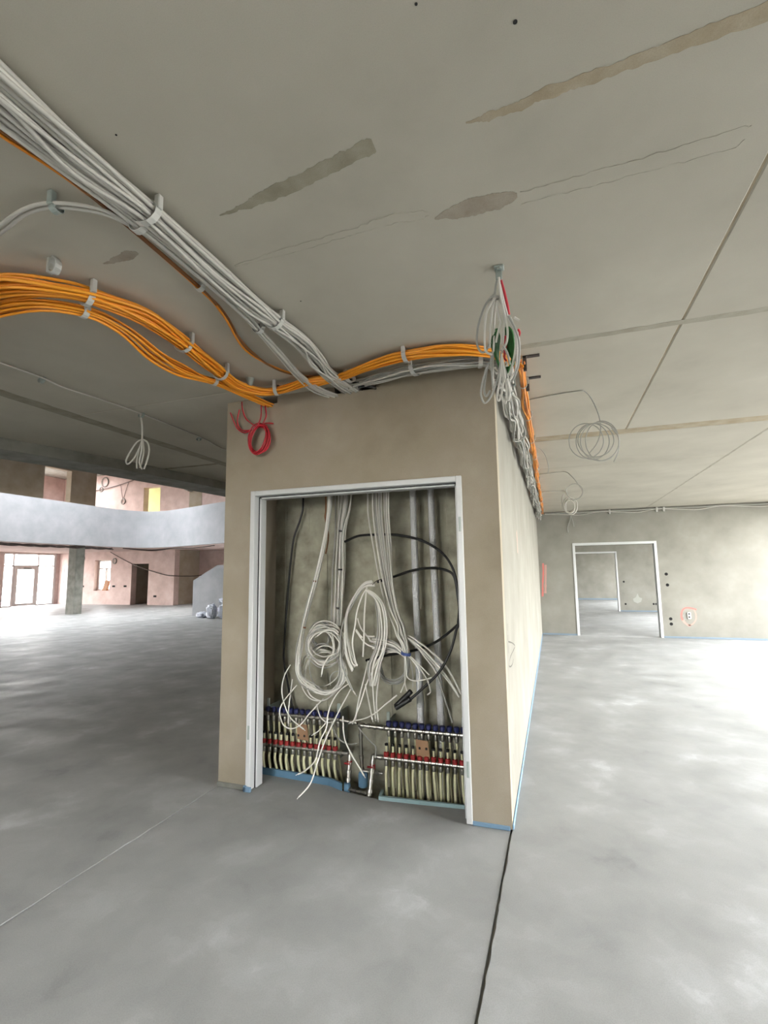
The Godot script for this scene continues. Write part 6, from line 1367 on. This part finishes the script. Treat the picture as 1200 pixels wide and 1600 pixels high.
func build_hanging_coils() -> void:
	var sets := [[[
		[V(0.128,3.004,-0.827), V(0.222,3.004,-0.814), V(0.423,3.004,-0.764), V(0.592,3.004,-0.752), V(0.636,3.004,-0.784), V(0.685,2.958,-0.84), V(0.727,2.842,-0.86), V(0.743,2.766,-0.88)],
		[V(0.757,2.611,-0.88), V(0.746,2.564,-0.88), V(0.722,2.524,-0.88), V(0.686,2.495,-0.88), V(0.643,2.482,-0.88), V(0.599,2.486,-0.88), V(0.557,2.507,-0.88), V(0.524,2.542,-0.88), V(0.504,2.587,-0.88), V(0.499,2.637,-0.88), V(0.509,2.686,-0.88), V(0.535,2.727,-0.88), V(0.571,2.756,-0.88), V(0.615,2.768,-0.88), V(0.66,2.763,-0.88), V(0.701,2.741,-0.88), V(0.733,2.706,-0.88), V(0.752,2.661,-0.88)],
		[V(0.798,2.601,-0.874), V(0.787,2.552,-0.874), V(0.764,2.51,-0.874), V(0.729,2.48,-0.874), V(0.689,2.467,-0.874), V(0.646,2.47,-0.874), V(0.607,2.491,-0.874), V(0.575,2.527,-0.874), V(0.556,2.574,-0.874), V(0.552,2.625,-0.874), V(0.562,2.675,-0.874), V(0.586,2.718,-0.874), V(0.622,2.748,-0.874), V(0.663,2.761,-0.874), V(0.706,2.756,-0.874), V(0.745,2.734,-0.874), V(0.775,2.697,-0.874), V(0.794,2.651,-0.874)],
		[V(0.83,2.606,-0.868), V(0.819,2.561,-0.868), V(0.794,2.523,-0.868), V(0.758,2.496,-0.868), V(0.714,2.484,-0.868), V(0.669,2.488,-0.868), V(0.626,2.508,-0.868), V(0.593,2.542,-0.868), V(0.572,2.585,-0.868), V(0.566,2.633,-0.868), V(0.577,2.679,-0.868), V(0.603,2.718,-0.868), V(0.64,2.745,-0.868), V(0.685,2.757,-0.868), V(0.731,2.751,-0.868), V(0.773,2.73,-0.868), V(0.805,2.696,-0.868), V(0.825,2.653,-0.868)],
		[V(0.866,2.596,-0.862), V(0.855,2.542,-0.862), V(0.831,2.496,-0.862), V(0.797,2.463,-0.862), V(0.757,2.448,-0.862), V(0.715,2.451,-0.862), V(0.676,2.474,-0.862), V(0.646,2.513,-0.862), V(0.627,2.564,-0.862), V(0.623,2.62,-0.862), V(0.634,2.675,-0.862), V(0.658,2.722,-0.862), V(0.693,2.755,-0.862), V(0.734,2.77,-0.862), V(0.777,2.765,-0.862), V(0.815,2.742,-0.862), V(0.845,2.702,-0.862), V(0.862,2.651,-0.862)],
		[V(0.865,2.589,-0.856), V(0.853,2.537,-0.856), V(0.826,2.493,-0.856), V(0.787,2.462,-0.856), V(0.741,2.448,-0.856), V(0.692,2.452,-0.856), V(0.647,2.475,-0.856), V(0.612,2.513,-0.856), V(0.59,2.563,-0.856), V(0.584,2.617,-0.856), V(0.596,2.671,-0.856), V(0.624,2.716,-0.856), V(0.664,2.747,-0.856), V(0.711,2.761,-0.856), V(0.76,2.755,-0.856), V(0.804,2.731,-0.856), V(0.839,2.692,-0.856), V(0.86,2.643,-0.856)],
		[V(0.743,2.766,-0.88), V(0.738,2.682,-0.88), V(0.704,2.59,-0.88), V(0.642,2.517,-0.88)],
		[V(0.82,2.715,-0.88), V(0.869,2.621,-0.88), V(0.858,2.518,-0.88), V(0.82,2.433,-0.88)]], "large thin grey cable coil hanging from the ceiling on the right", 0.0042, "grey_cable", 1, 6], [[
		[V(0.142,3.002,-4.258), V(0.36,3.002,-4.193), V(0.555,3.002,-4.174), V(0.639,2.898,-4), V(0.717,2.782,-4), V(0.769,2.669,-4), V(0.722,2.581,-4), V(0.637,2.55,-4)],
		[V(0.777,2.669,-4), V(0.769,2.632,-4), V(0.748,2.6,-4), V(0.718,2.578,-4), V(0.682,2.567,-4), V(0.644,2.57,-4), V(0.609,2.585,-4), V(0.581,2.611,-4), V(0.564,2.645,-4), V(0.559,2.683,-4), V(0.568,2.72,-4), V(0.589,2.752,-4), V(0.62,2.774,-4), V(0.656,2.785,-4), V(0.694,2.782,-4), V(0.729,2.767,-4), V(0.756,2.74,-4), V(0.773,2.706,-4)]], "thin cable ring hanging farther along the right hand ceiling", 0.005, "grey_cable", 1, 2], [[
		[V(0.083,3.002,-6.075), V(0.353,3.002,-6.033), V(0.574,3.002,-6.052), V(0.6,2.887,-5.6), V(0.637,2.807,-5.6)],
		[V(0.733,2.679,-5.6), V(0.725,2.634,-5.6), V(0.707,2.595,-5.6), V(0.68,2.567,-5.6), V(0.65,2.553,-5.6), V(0.617,2.555,-5.6), V(0.588,2.572,-5.6), V(0.565,2.603,-5.6), V(0.551,2.644,-5.6), V(0.548,2.69,-5.6), V(0.556,2.735,-5.6), V(0.574,2.774,-5.6), V(0.601,2.802,-5.6), V(0.632,2.816,-5.6), V(0.664,2.814,-5.6), V(0.693,2.797,-5.6), V(0.716,2.765,-5.6), V(0.73,2.725,-5.6)],
		[V(0.772,2.663,-5.58), V(0.763,2.622,-5.58), V(0.744,2.587,-5.58), V(0.715,2.562,-5.58), V(0.681,2.549,-5.58), V(0.646,2.551,-5.58), V(0.613,2.567,-5.58), V(0.587,2.595,-5.58), V(0.571,2.633,-5.58), V(0.567,2.675,-5.58), V(0.576,2.716,-5.58), V(0.596,2.752,-5.58), V(0.625,2.777,-5.58), V(0.659,2.79,-5.58), V(0.695,2.788,-5.58), V(0.727,2.771,-5.58), V(0.753,2.742,-5.58), V(0.768,2.705,-5.58)],
		[V(0.77,2.65,-5.56), V(0.762,2.602,-5.56), V(0.744,2.56,-5.56), V(0.718,2.529,-5.56), V(0.687,2.514,-5.56), V(0.655,2.515,-5.56), V(0.626,2.534,-5.56), V(0.603,2.567,-5.56), V(0.59,2.611,-5.56), V(0.587,2.66,-5.56), V(0.595,2.709,-5.56), V(0.614,2.751,-5.56), V(0.64,2.782,-5.56), V(0.671,2.797,-5.56), V(0.703,2.795,-5.56), V(0.732,2.776,-5.56), V(0.754,2.743,-5.56), V(0.768,2.699,-5.56)],
		[V(0.728,2.639,-5.54), V(0.721,2.602,-5.54), V(0.705,2.57,-5.54), V(0.682,2.546,-5.54), V(0.655,2.535,-5.54), V(0.627,2.536,-5.54), V(0.601,2.551,-5.54), V(0.58,2.576,-5.54), V(0.568,2.61,-5.54), V(0.565,2.648,-5.54), V(0.572,2.685,-5.54), V(0.588,2.718,-5.54), V(0.611,2.741,-5.54), V(0.639,2.753,-5.54), V(0.667,2.751,-5.54), V(0.693,2.736,-5.54), V(0.713,2.71,-5.54), V(0.725,2.677,-5.54)],
		[V(0.569,2.878,-5.6), V(0.533,2.791,-5.6), V(0.555,2.622,-5.6), V(0.642,2.529,-5.6)]], "small tight cable coil hanging near the back wall", 0.010, "white_cable_b", 1, 5],
		[[
		[V(0.214,3.002,-2.454), V(0.267,2.974,-2.55), V(0.312,2.887,-2.55), V(0.334,2.764,-2.55), V(0.323,2.69,-2.55)]], "single thin cable end hanging by the side bundle", 0.004, "grey_cable", 1, 1], [[
		[V(0.813,2.891,-9.539), V(0.776,2.75,-9.539), V(0.723,2.609,-9.539), V(0.731,2.482,-9.539)],
		[V(0.813,2.891,-9.539), V(0.85,2.762,-9.539), V(0.871,2.619,-9.539)]], "small wire loop hanging on the back wall above the doorway", 0.008, "grey_cable", 2, 2], [[
		[V(-3.052,3.004,0.05), V(-3.025,2.896,0.05), V(-3.017,2.769,0.05)],
		[V(-3.017,2.769,0.05), V(-3.08,2.746,0.05), V(-3.147,2.666,0.05), V(-3.186,2.595,0.05), V(-3.162,2.564,0.05), V(-3.107,2.6,0.05), V(-3.054,2.675,0.05), V(-3.016,2.751,0.05)],
		[V(-3.017,2.769,0.05), V(-3.018,2.666,0.05), V(-3.034,2.571,0.05), V(-3.002,2.506,0.05)],
		[V(-3.02,2.772,0.04), V(-3,2.666,0.04), V(-3.016,2.582,0.04), V(-3.034,2.521,0.04)],
		[V(-3.003,2.767,0.05), V(-2.952,2.734,0.05), V(-2.933,2.658,0.05), V(-2.956,2.564,0.05), V(-2.981,2.504,0.05)],
		[V(-3.022,2.765,0.045), V(-3.052,2.67,0.045), V(-3.068,2.586,0.045), V(-3.064,2.517,0.045)]], "white cable loops hanging from the ceiling in the left hall", 0.0075, "white_cable_b", 9, 9], [[
		[V(-2.007,2.984,0.04), V(-1.999,2.919,0.04), V(-1.961,2.834,0.04), V(-1.875,2.766,0.04)],
		[V(-2.123,2.91,0.03), V(-2.058,2.778,0.03), V(-1.989,2.728,0.03), V(-1.917,2.741,0.03)],
		[V(-2.037,2.926,0.03), V(-2.053,2.82,0.03), V(-2.008,2.751,0.03), V(-1.917,2.741,0.03)],
		[V(-1.819,2.957,0.05), V(-1.817,2.84,0.05), V(-1.845,2.77,0.05)],
		[V(-1.783,2.931,0.05), V(-1.77,2.835,0.05), V(-1.804,2.771,0.05)],
		[V(-1.828,2.781,0.04), V(-1.752,2.778,0.04), V(-1.711,2.768,0.04)],
		[V(-1.768,2.635,0.035), V(-1.786,2.599,0.035), V(-1.81,2.57,0.035), V(-1.839,2.553,0.035), V(-1.867,2.548,0.035), V(-1.893,2.558,0.035), V(-1.912,2.58,0.035), V(-1.922,2.613,0.035), V(-1.922,2.652,0.035), V(-1.913,2.692,0.035), V(-1.894,2.729,0.035), V(-1.869,2.757,0.035), V(-1.841,2.775,0.035), V(-1.812,2.778,0.035), V(-1.787,2.768,0.035), V(-1.768,2.745,0.035), V(-1.758,2.713,0.035), V(-1.758,2.675,0.035)],
		[V(-1.758,2.645,0.041), V(-1.769,2.605,0.041), V(-1.788,2.571,0.041), V(-1.815,2.549,0.041), V(-1.846,2.541,0.041), V(-1.877,2.547,0.041), V(-1.904,2.567,0.041), V(-1.925,2.599,0.041), V(-1.936,2.639,0.041), V(-1.937,2.682,0.041), V(-1.927,2.723,0.041), V(-1.907,2.756,0.041), V(-1.88,2.778,0.041), V(-1.849,2.786,0.041), V(-1.817,2.78,0.041), V(-1.79,2.759,0.041), V(-1.77,2.727,0.041), V(-1.759,2.687,0.041)],
		[V(-1.74,2.625,0.047), V(-1.753,2.591,0.047), V(-1.774,2.563,0.047), V(-1.802,2.546,0.047), V(-1.832,2.541,0.047), V(-1.862,2.549,0.047), V(-1.888,2.569,0.047), V(-1.906,2.599,0.047), V(-1.914,2.635,0.047), V(-1.912,2.673,0.047), V(-1.899,2.708,0.047), V(-1.877,2.736,0.047), V(-1.849,2.753,0.047), V(-1.818,2.758,0.047), V(-1.788,2.749,0.047), V(-1.763,2.729,0.047), V(-1.745,2.699,0.047), V(-1.737,2.663,0.047)],
		[V(-1.763,2.621,0.053), V(-1.779,2.588,0.053), V(-1.802,2.563,0.053), V(-1.828,2.547,0.053), V(-1.855,2.543,0.053), V(-1.879,2.552,0.053), V(-1.897,2.573,0.053), V(-1.908,2.602,0.053), V(-1.91,2.638,0.053), V(-1.902,2.674,0.053), V(-1.885,2.707,0.053), V(-1.863,2.733,0.053), V(-1.836,2.749,0.053), V(-1.809,2.752,0.053), V(-1.785,2.742,0.053), V(-1.767,2.722,0.053), V(-1.757,2.692,0.053), V(-1.755,2.657,0.053)],
		[V(-1.725,2.623,0.059), V(-1.734,2.59,0.059), V(-1.753,2.563,0.059), V(-1.78,2.545,0.059), V(-1.811,2.539,0.059), V(-1.843,2.546,0.059), V(-1.871,2.564,0.059), V(-1.893,2.591,0.059), V(-1.905,2.625,0.059), V(-1.907,2.661,0.059), V(-1.897,2.695,0.059), V(-1.878,2.723,0.059), V(-1.85,2.74,0.059), V(-1.819,2.746,0.059), V(-1.787,2.739,0.059), V(-1.759,2.72,0.059), V(-1.738,2.693,0.059), V(-1.726,2.659,0.059)],
		[V(-1.73,2.608,0.065), V(-1.748,2.574,0.065), V(-1.775,2.547,0.065), V(-1.808,2.532,0.065), V(-1.842,2.531,0.065), V(-1.873,2.542,0.065), V(-1.899,2.566,0.065), V(-1.914,2.6,0.065), V(-1.919,2.639,0.065), V(-1.911,2.678,0.065), V(-1.892,2.713,0.065), V(-1.865,2.74,0.065), V(-1.832,2.754,0.065), V(-1.798,2.756,0.065), V(-1.766,2.743,0.065), V(-1.741,2.719,0.065), V(-1.726,2.685,0.065), V(-1.722,2.647,0.065)],
		[V(-1.754,2.634,0.071), V(-1.765,2.6,0.071), V(-1.783,2.571,0.071), V(-1.806,2.553,0.071), V(-1.831,2.546,0.071), V(-1.856,2.552,0.071), V(-1.877,2.57,0.071), V(-1.892,2.598,0.071), V(-1.899,2.633,0.071), V(-1.897,2.67,0.071), V(-1.887,2.705,0.071), V(-1.869,2.733,0.071), V(-1.845,2.752,0.071), V(-1.82,2.758,0.071), V(-1.795,2.751,0.071), V(-1.774,2.733,0.071), V(-1.759,2.705,0.071), V(-1.752,2.67,0.071)],
		[V(-1.765,2.626,0.077), V(-1.781,2.591,0.077), V(-1.802,2.563,0.077), V(-1.826,2.546,0.077), V(-1.849,2.54,0.077), V(-1.869,2.547,0.077), V(-1.883,2.567,0.077), V(-1.89,2.596,0.077), V(-1.889,2.632,0.077), V(-1.88,2.67,0.077), V(-1.863,2.704,0.077), V(-1.842,2.732,0.077), V(-1.819,2.75,0.077), V(-1.795,2.755,0.077), V(-1.776,2.748,0.077), V(-1.761,2.728,0.077), V(-1.755,2.698,0.077), V(-1.756,2.663,0.077)],
		[V(-1.73,2.614,0.083), V(-1.747,2.576,0.083), V(-1.771,2.546,0.083), V(-1.8,2.527,0.083), V(-1.83,2.521,0.083), V(-1.858,2.531,0.083), V(-1.881,2.553,0.083), V(-1.895,2.586,0.083), V(-1.899,2.627,0.083), V(-1.892,2.668,0.083), V(-1.875,2.707,0.083), V(-1.851,2.738,0.083), V(-1.821,2.756,0.083), V(-1.791,2.761,0.083), V(-1.763,2.751,0.083), V(-1.741,2.728,0.083), V(-1.727,2.695,0.083), V(-1.723,2.655,0.083)]], "red cable coil hanging on the front wall's upper left", 0.0052, "red_cable", 6, 15]]
	for s in sets:
		var t := thing("hanging_coil", s[1], "cable coil", "cable coils hanging from the ceiling")
		for i in s[0].size():
			var closed: bool = i >= s[4] and i < s[5]
			cable(t, s[0][i], s[2], M[s[3]], closed, "loop" if closed else "cable", 4 if closed else 6)
	# cable sagging along the top of the back wall
	var t := thing("ceiling_cable", "grey cables sagging along the top of the back wall", "cable")
	for k in 2:
		var p := []
		for i in 13: p.append(V(0.2 + i * 0.42, H - 0.035 - 0.02 * (i % 3) * (k + 0.4) - k * 0.015, -DEPTH + 0.03))
		cable(t, p, 0.014 - 0.004 * k, M.grey_cable if k == 0 else M.white_cable_b)
	for x in [1.69, 2.7, 2.85]:
		var st := new_st()
		bevel_box(st, V(x - 0.02, H - 0.12, -DEPTH + 0.01), V(x + 0.02, H - 0.01, -DEPTH + 0.06), 0.005)
		obj("cable_clip", st, M.clip, t)

# ---------------------------------------------------------------- small things
func stroke(path: Array, width: float, axis: int, plane: float, lift: float, m: Material, parent: Node, called: String) -> void:
	var pts := []
	for p in path: pts.append(V(p.x, p.y, 0))
	var sp := spline(pts, 6)
	var a := PackedVector2Array()
	var b := []
	for i in sp.size():
		var d := sp[mini(i + 1, sp.size() - 1)] - sp[maxi(i - 1, 0)]
		var n := Vector2(-d.y, d.x).normalized() * width * 0.5 * rng.randf_range(0.8, 1.15)
		a.append(V2(sp[i].x, sp[i].y) + n)
		b.append(V2(sp[i].x, sp[i].y) - n)
	var st := new_st()
	for i in sp.size() - 1:
		var q := []
		for v in [a[i], a[i + 1], b[i + 1], b[i]]: q.append(V(v.x, v.y, plane + lift) if axis == 2 else V(plane + lift, v.y, v.x))
		quad(st, q[0], q[1], q[2], q[3], V(0, 0, 1) if axis == 2 else V(1, 0, 0))
	obj(called, st, m, parent)

func socket_hole(label: String, x: float, y: float, z: float, n: int, dx: float, dy: float) -> void:
	var t := thing("socket_box", label, "socket box", "empty socket boxes in the back walls")
	for i in n:
		var st := new_st()
		lathe(st, V(x + dx * i, y + dy * i, z + 0.002), V(0, 0, -1), [[0.0, 0.036], [0.0, 0.031], [0.001, 0.031]], 14)
		obj("rim", st, M.black, t)
		st = new_st()
		lathe(st, V(x + dx * i, y + dy * i, z + 0.0015), V(0, 0, -1), [[0.0, 0.0], [0.0, 0.032]], 14)
		obj("recess", st, M.hole, t)

func lumpy(st: SurfaceTool, c: Vector3, r: Vector3, seed_: int, amp: float) -> void:
	var n := FastNoiseLite.new()
	n.seed = seed_
	n.frequency = 1.6
	var rows := 14
	var cols := 20
	var g := []
	for i in rows + 1:
		var row := []
		for j in cols + 1:
			var a := PI * i / rows
			var b := TAU * (j % cols) / cols
			var d := V(sin(a) * cos(b), cos(a), sin(a) * sin(b))
			var s := 1.0 + amp * n.get_noise_3dv(d * 1.4) + amp * 0.4 * n.get_noise_3dv(d * 5.0)
			var p := V(signf(d.x) * pow(absf(d.x), 0.7) * r.x, signf(d.y) * pow(absf(d.y), 0.7) * r.y, signf(d.z) * pow(absf(d.z), 0.7) * r.z) * s
			p.y = maxf(p.y, -c.y)
			row.append(c + p)
		g.append(row)
	for i in rows:
		for j in cols:
			var m: Vector3 = (g[i][j] + g[i + 1][j + 1]) * 0.5 - c
			var nn: Vector3 = (g[i + 1][j] - g[i][j]).cross(g[i][j + 1] - g[i][j])
			if nn.length() < 1e-9: nn = m
			nn = nn.normalized() * (1.0 if nn.dot(m) > 0 else -1.0)
			tri(st, g[i][j], g[i][j + 1], g[i + 1][j + 1], nn, nn, nn)
			tri(st, g[i][j], g[i + 1][j + 1], g[i + 1][j], nn, nn, nn)

func build_small_things() -> void:
	var zb := -DEPTH
	socket_hole("upper single round socket hole beside the doorway", 2.795, 1.442, zb, 1, 0, 0)
	socket_hole("lower single round socket hole beside the doorway", 2.802, 1.193, zb, 1, 0, 0)
	socket_hole("stacked pair of socket holes low beside the doorway", 2.811, 0.427, zb, 2, 0.004, -0.115)
	socket_hole("upper socket hole in the second room's wall", 2.791, 1.087, -16.9, 1, 0, 0)
	socket_hole("lower socket hole in the second room's wall", 2.801, 0.272, -16.9, 1, 0, 0)
	socket_hole("side by side socket holes at the second room's doorway edge", 3.723, 0.28, -16.9, 2, 0.083, 0)
	# red spray marks
	var r := thing("spray_mark", "red spray paint ring on the back wall around the outlet", "spray mark", "red spray marks")
	stroke([V2(3.05, 0.40), V2(3.03, 0.50), V2(3.06, 0.62), V2(3.13, 0.675), V2(3.24, 0.67), V2(3.34, 0.64)], 0.035, 2, zb, 0.0015, M.spray, r, "stroke")
	stroke([V2(3.29, 0.65), V2(3.32, 0.54), V2(3.31, 0.42), V2(3.24, 0.32), V2(3.16, 0.29)], 0.03, 2, zb, 0.001, M.spray_faint, r, "stroke")
	stroke([V2(3.05, 0.42), V2(3.08, 0.36), V2(3.14, 0.30), V2(3.2, 0.28)], 0.045, 2, zb, 0.001, M.spray_faint, r, "stroke")
	r = thing("spray_mark", "upright red spray stroke on the back wall by the side wall", "spray mark", "red spray marks")
	stroke([V2(0.10, 1.74), V2(0.095, 1.5), V2(0.07, 1.25), V2(0.06, 1.05), V2(0.05, 0.92)], 0.04, 2, zb, 0.0015, M.spray, r, "stroke")
	stroke([V2(0.16, 1.7), V2(0.14, 1.3), V2(0.12, 1.0)], 0.05, 2, zb, 0.001, M.spray_faint, r, "stroke")
	r = thing("spray_mark", "faint red stroke high on the long side wall", "spray mark", "red spray marks")
	stroke([V2(-1.66, 1.97), V2(-1.70, 1.88), V2(-1.68, 1.76)], 0.08, 0, 0.0, 0.001, M.spray_faint, r, "stroke")
	var t := thing("wall_outlet", "white wall outlet inside the red spray ring", "outlet")
	var st := new_st()
	bevel_box(st, V(3.14, 0.43, zb), V(3.22, 0.58, zb + 0.03), 0.012)
	obj("body", st, M.patch_white, t)
	for q in [0.475, 0.545]:
		st = new_st()
		lathe(st, V(3.18, q, zb + 0.031), V(0, 0, 1), [[0.0, 0.0], [0.0, 0.018], [-0.001, 0.02]], 12)
		obj("pin_recess", st, M.hole, t)
	st = new_st()
	plate(st, PackedVector2Array([Vector2(3.08, 0.40), Vector2(3.06, 0.5), Vector2(3.10, 0.57), Vector2(3.14, 0.56), Vector2(3.14, 0.42)]), 2, zb, zb + 0.002)
	obj("mortar_patch", st, M.patch_grey, t)
	st = new_st()
	plate(st, PackedVector2Array([Vector2(3.08, 0.36), Vector2(3.06, 0.46), Vector2(3.16, 0.52), Vector2(3.22, 0.66), Vector2(3.27, 0.52), Vector2(3.36, 0.48), Vector2(3.32, 0.36), Vector2(3.2, 0.30)]), 2, -16.9, -16.896)
	tag(obj("plaster_patch", st, M.patch_grey), "grey star-shaped plaster patch on the second room's wall", "plaster patch")
	# pencil marks on the side wall
	r = thing("pencil_mark", "thin grey pencil scribble on the side wall near the corner", "pencil mark")
	stroke([V2(-0.238, 1.227), V2(-0.234, 1.200), V2(-0.232, 1.176)], 0.012, 0, 0.0, 0.001, M.pencil, r, "stroke")
	stroke([V2(-0.244, 1.150), V2(-0.241, 1.131), V2(-0.232, 1.114)], 0.012, 0, 0.0, 0.001, M.pencil, r, "stroke")
	stroke([V2(-0.255, 1.102), V2(-0.599, 1.044), V2(-0.817, 0.991), V2(-0.684, 0.983), V2(-0.413, 0.982), V2(-0.301, 0.968), V2(-0.235, 0.939)], 0.01, 0, 0.0, 0.001, M.pencil, r, "stroke")
	stroke([V2(-0.235, 0.939), V2(-0.375, 0.913), V2(-0.519, 0.907), V2(-0.627, 0.924)], 0.01, 0, 0.0, 0.001, M.pencil, r, "stroke")
	stroke([V2(-0.267, 1.074), V2(-0.254, 1.048), V2(-0.241, 1.024)], 0.012, 0, 0.0, 0.001, M.pencil, r, "stroke")
	stroke([V2(-0.29, 0.35), V2(-0.30, 0.28)], 0.008, 0, 0.0, 0.001, M.pencil, r, "stroke")
	st = new_st()
	bevel_box(st, V(0.0, 0.24, -3.40), V(0.004, 0.31, -3.30), 0.001)
	tag(obj("wall_plug", st, M.patch_grey), "small grey plug low on the long side wall", "wall plug")
	# wrapped goods by the stair wall
	var goods := [["dark folded board leaning in the pile by the stair wall", V(-11.58, 0.22, -11.85), V(0.05, 0.26, 0.15), 3, "bag_dark"], ["small white plastic bundle at the pile's left by the stair wall", V(-11.9, 0.1, -11.75), V(0.2, 0.11, 0.15), 4, "bag"], ["grey plastic wrapped sack leaning on the pile's front", V(-11.33, 0.24, -11.55), V(0.17, 0.26, 0.15), 5, "bag"], ["largest white plastic wrapped sack at the block's edge", V(-10.8, 0.26, -11.7), V(0.28, 0.26, 0.22), 6, "bag"], ["topmost white plastic bag of the pile", V(-10.9, 0.62, -11.75), V(0.22, 0.1, 0.18), 7, "bag"]]
	for g in goods:
		st = new_st()
		lumpy(st, g[1], g[2], g[3], 0.3)
		tag(obj("plastic_sack", st, M[g[4]]), g[0], "sack", "wrapped goods by the stair wall")
	# gallery: dark cables under the parapet, outlets and coils on far walls
	t = thing("dark_cable_run", "dark cables sagging along the underside of the gallery edge", "cables")
	for k in 3:
		var p := []
		for i in 15: p.append(V(-18.42 - 0.06 * k, 2.80 - 0.035 * ((i + k) % 3), -5.0 - i * 0.62))
		cable(t, p, 0.025, M.dark_cable)
	t = thing("dark_cable_run", "dark cables along the gallery edge right of the column", "cables")
	for k in 2:
		cable(t, [V(-18.1, 2.79, -13.9), V(-17.5, 2.74 - k * 0.04, -15.0), V(-16.5, 2.8, -15.25), V(-15.2, 2.75, -14.9), V(-13.5, 2.8, -14.4)], 0.02, M.dark_cable)
	t = thing("dark_cable_run", "slanting cable crossing the pinkish hall wall to the stair", "cables")
	cable(t, [V(-22.6, 2.84, -17.3), V(-21.9, 2.5, -17.35), V(-20.9, 2.1, -17.35), V(-19.8, 1.78, -17.35), V(-18.7, 1.54, -17.3), V(-18.2, 1.5, -17.33), V(-18.0, 1.48, -17.8), V(-17.6, 1.5, -18.5), V(-16.8, 1.72, -19.2)], 0.022, M.dark_cable)
	for q in [["round cable coil high on the upper pinkish wall", V(-23.35, 6.8, -17.37), 0.26], ["small round box on the upper pinkish wall", V(-23.6, 6.4, -17.37), 0.13], ["small coil low on the upper pinkish wall beside the opening", V(-21.95, 5.62, -17.37), 0.15], ["faint cable coil on the hall wall left of the doorway", V(-22.35, 2.35, -17.37), 0.14], ["faint cable coil on the hall wall beside the column", V(-24.75, 2.55, -17.37), 0.2]]:
		t = thing("wall_coil", q[0], "cable coil", "small coils on the hall walls")
		for k in 2:
			var p := []
			for i in 12: p.append(q[1] + V(cos(TAU * i / 12.0) * q[2] * (1.0 - 0.15 * k), sin(TAU * i / 12.0) * q[2] * (1.05 - 0.1 * k), 0.01 * k))
			cable(t, p, 0.018, M.patch_grey if k else M.dark_cable, true, "loop", 3)
	t = thing("dark_cable_run", "cables strung across the upper pinkish wall", "cables")
	cable(t, [V(-24.0, 6.35, -17.36), V(-22.6, 6.5, -17.34), V(-21.3, 6.75, -17.34), V(-20.6, 6.9, -17.34)], 0.02, M.dark_cable)
	cable(t, [V(-22.2, 6.6, -17.36), V(-22.05, 6.0, -17.36), V(-21.95, 5.75, -17.36), V(-21.8, 6.2, -17.36), V(-21.6, 6.7, -17.36)], 0.012, M.dark_cable)
	t = thing("duct_stub", "silver duct stub on the upper wall near the slab edge", "duct")
	st = new_st()
	lathe(st, V(-17.4, 6.05, -17.4), V(0.25, 0, 1), [[0.0, 0.0], [0.0, 0.2], [0.5, 0.2], [0.5, 0.18], [0.4, 0.18], [0.4, 0.0]], 16)
	obj("pipe", st, M.nickel, t)
	st = new_st()
	bevel_box(st, V(-17.5, 4.6, -17.4), V(-16.7, 5.9, -17.38), 0.005)
	obj("wall_panel", st, M.plaster, t)
	for q in [["dark socket pair on the hall wall right of the window", V(-22.35, 0.98, -17.4)], ["dark socket on the hall wall left of the doorway", V(-21.55, 0.98, -17.4)], ["dark socket low on the hall wall right of the doorway", V(-19.5, 0.45, -17.4)], ["dark socket on the hall wall left of the window", V(-24.6, 0.98, -17.4)]]:
		st = new_st()
		bevel_box(st, q[1] + V(-0.1, -0.05, 0.0), q[1] + V(0.1, 0.05, 0.012), 0.004)
		tag(obj("socket_plate", st, M.hole), q[0], "socket", "dark sockets on the hall wall")
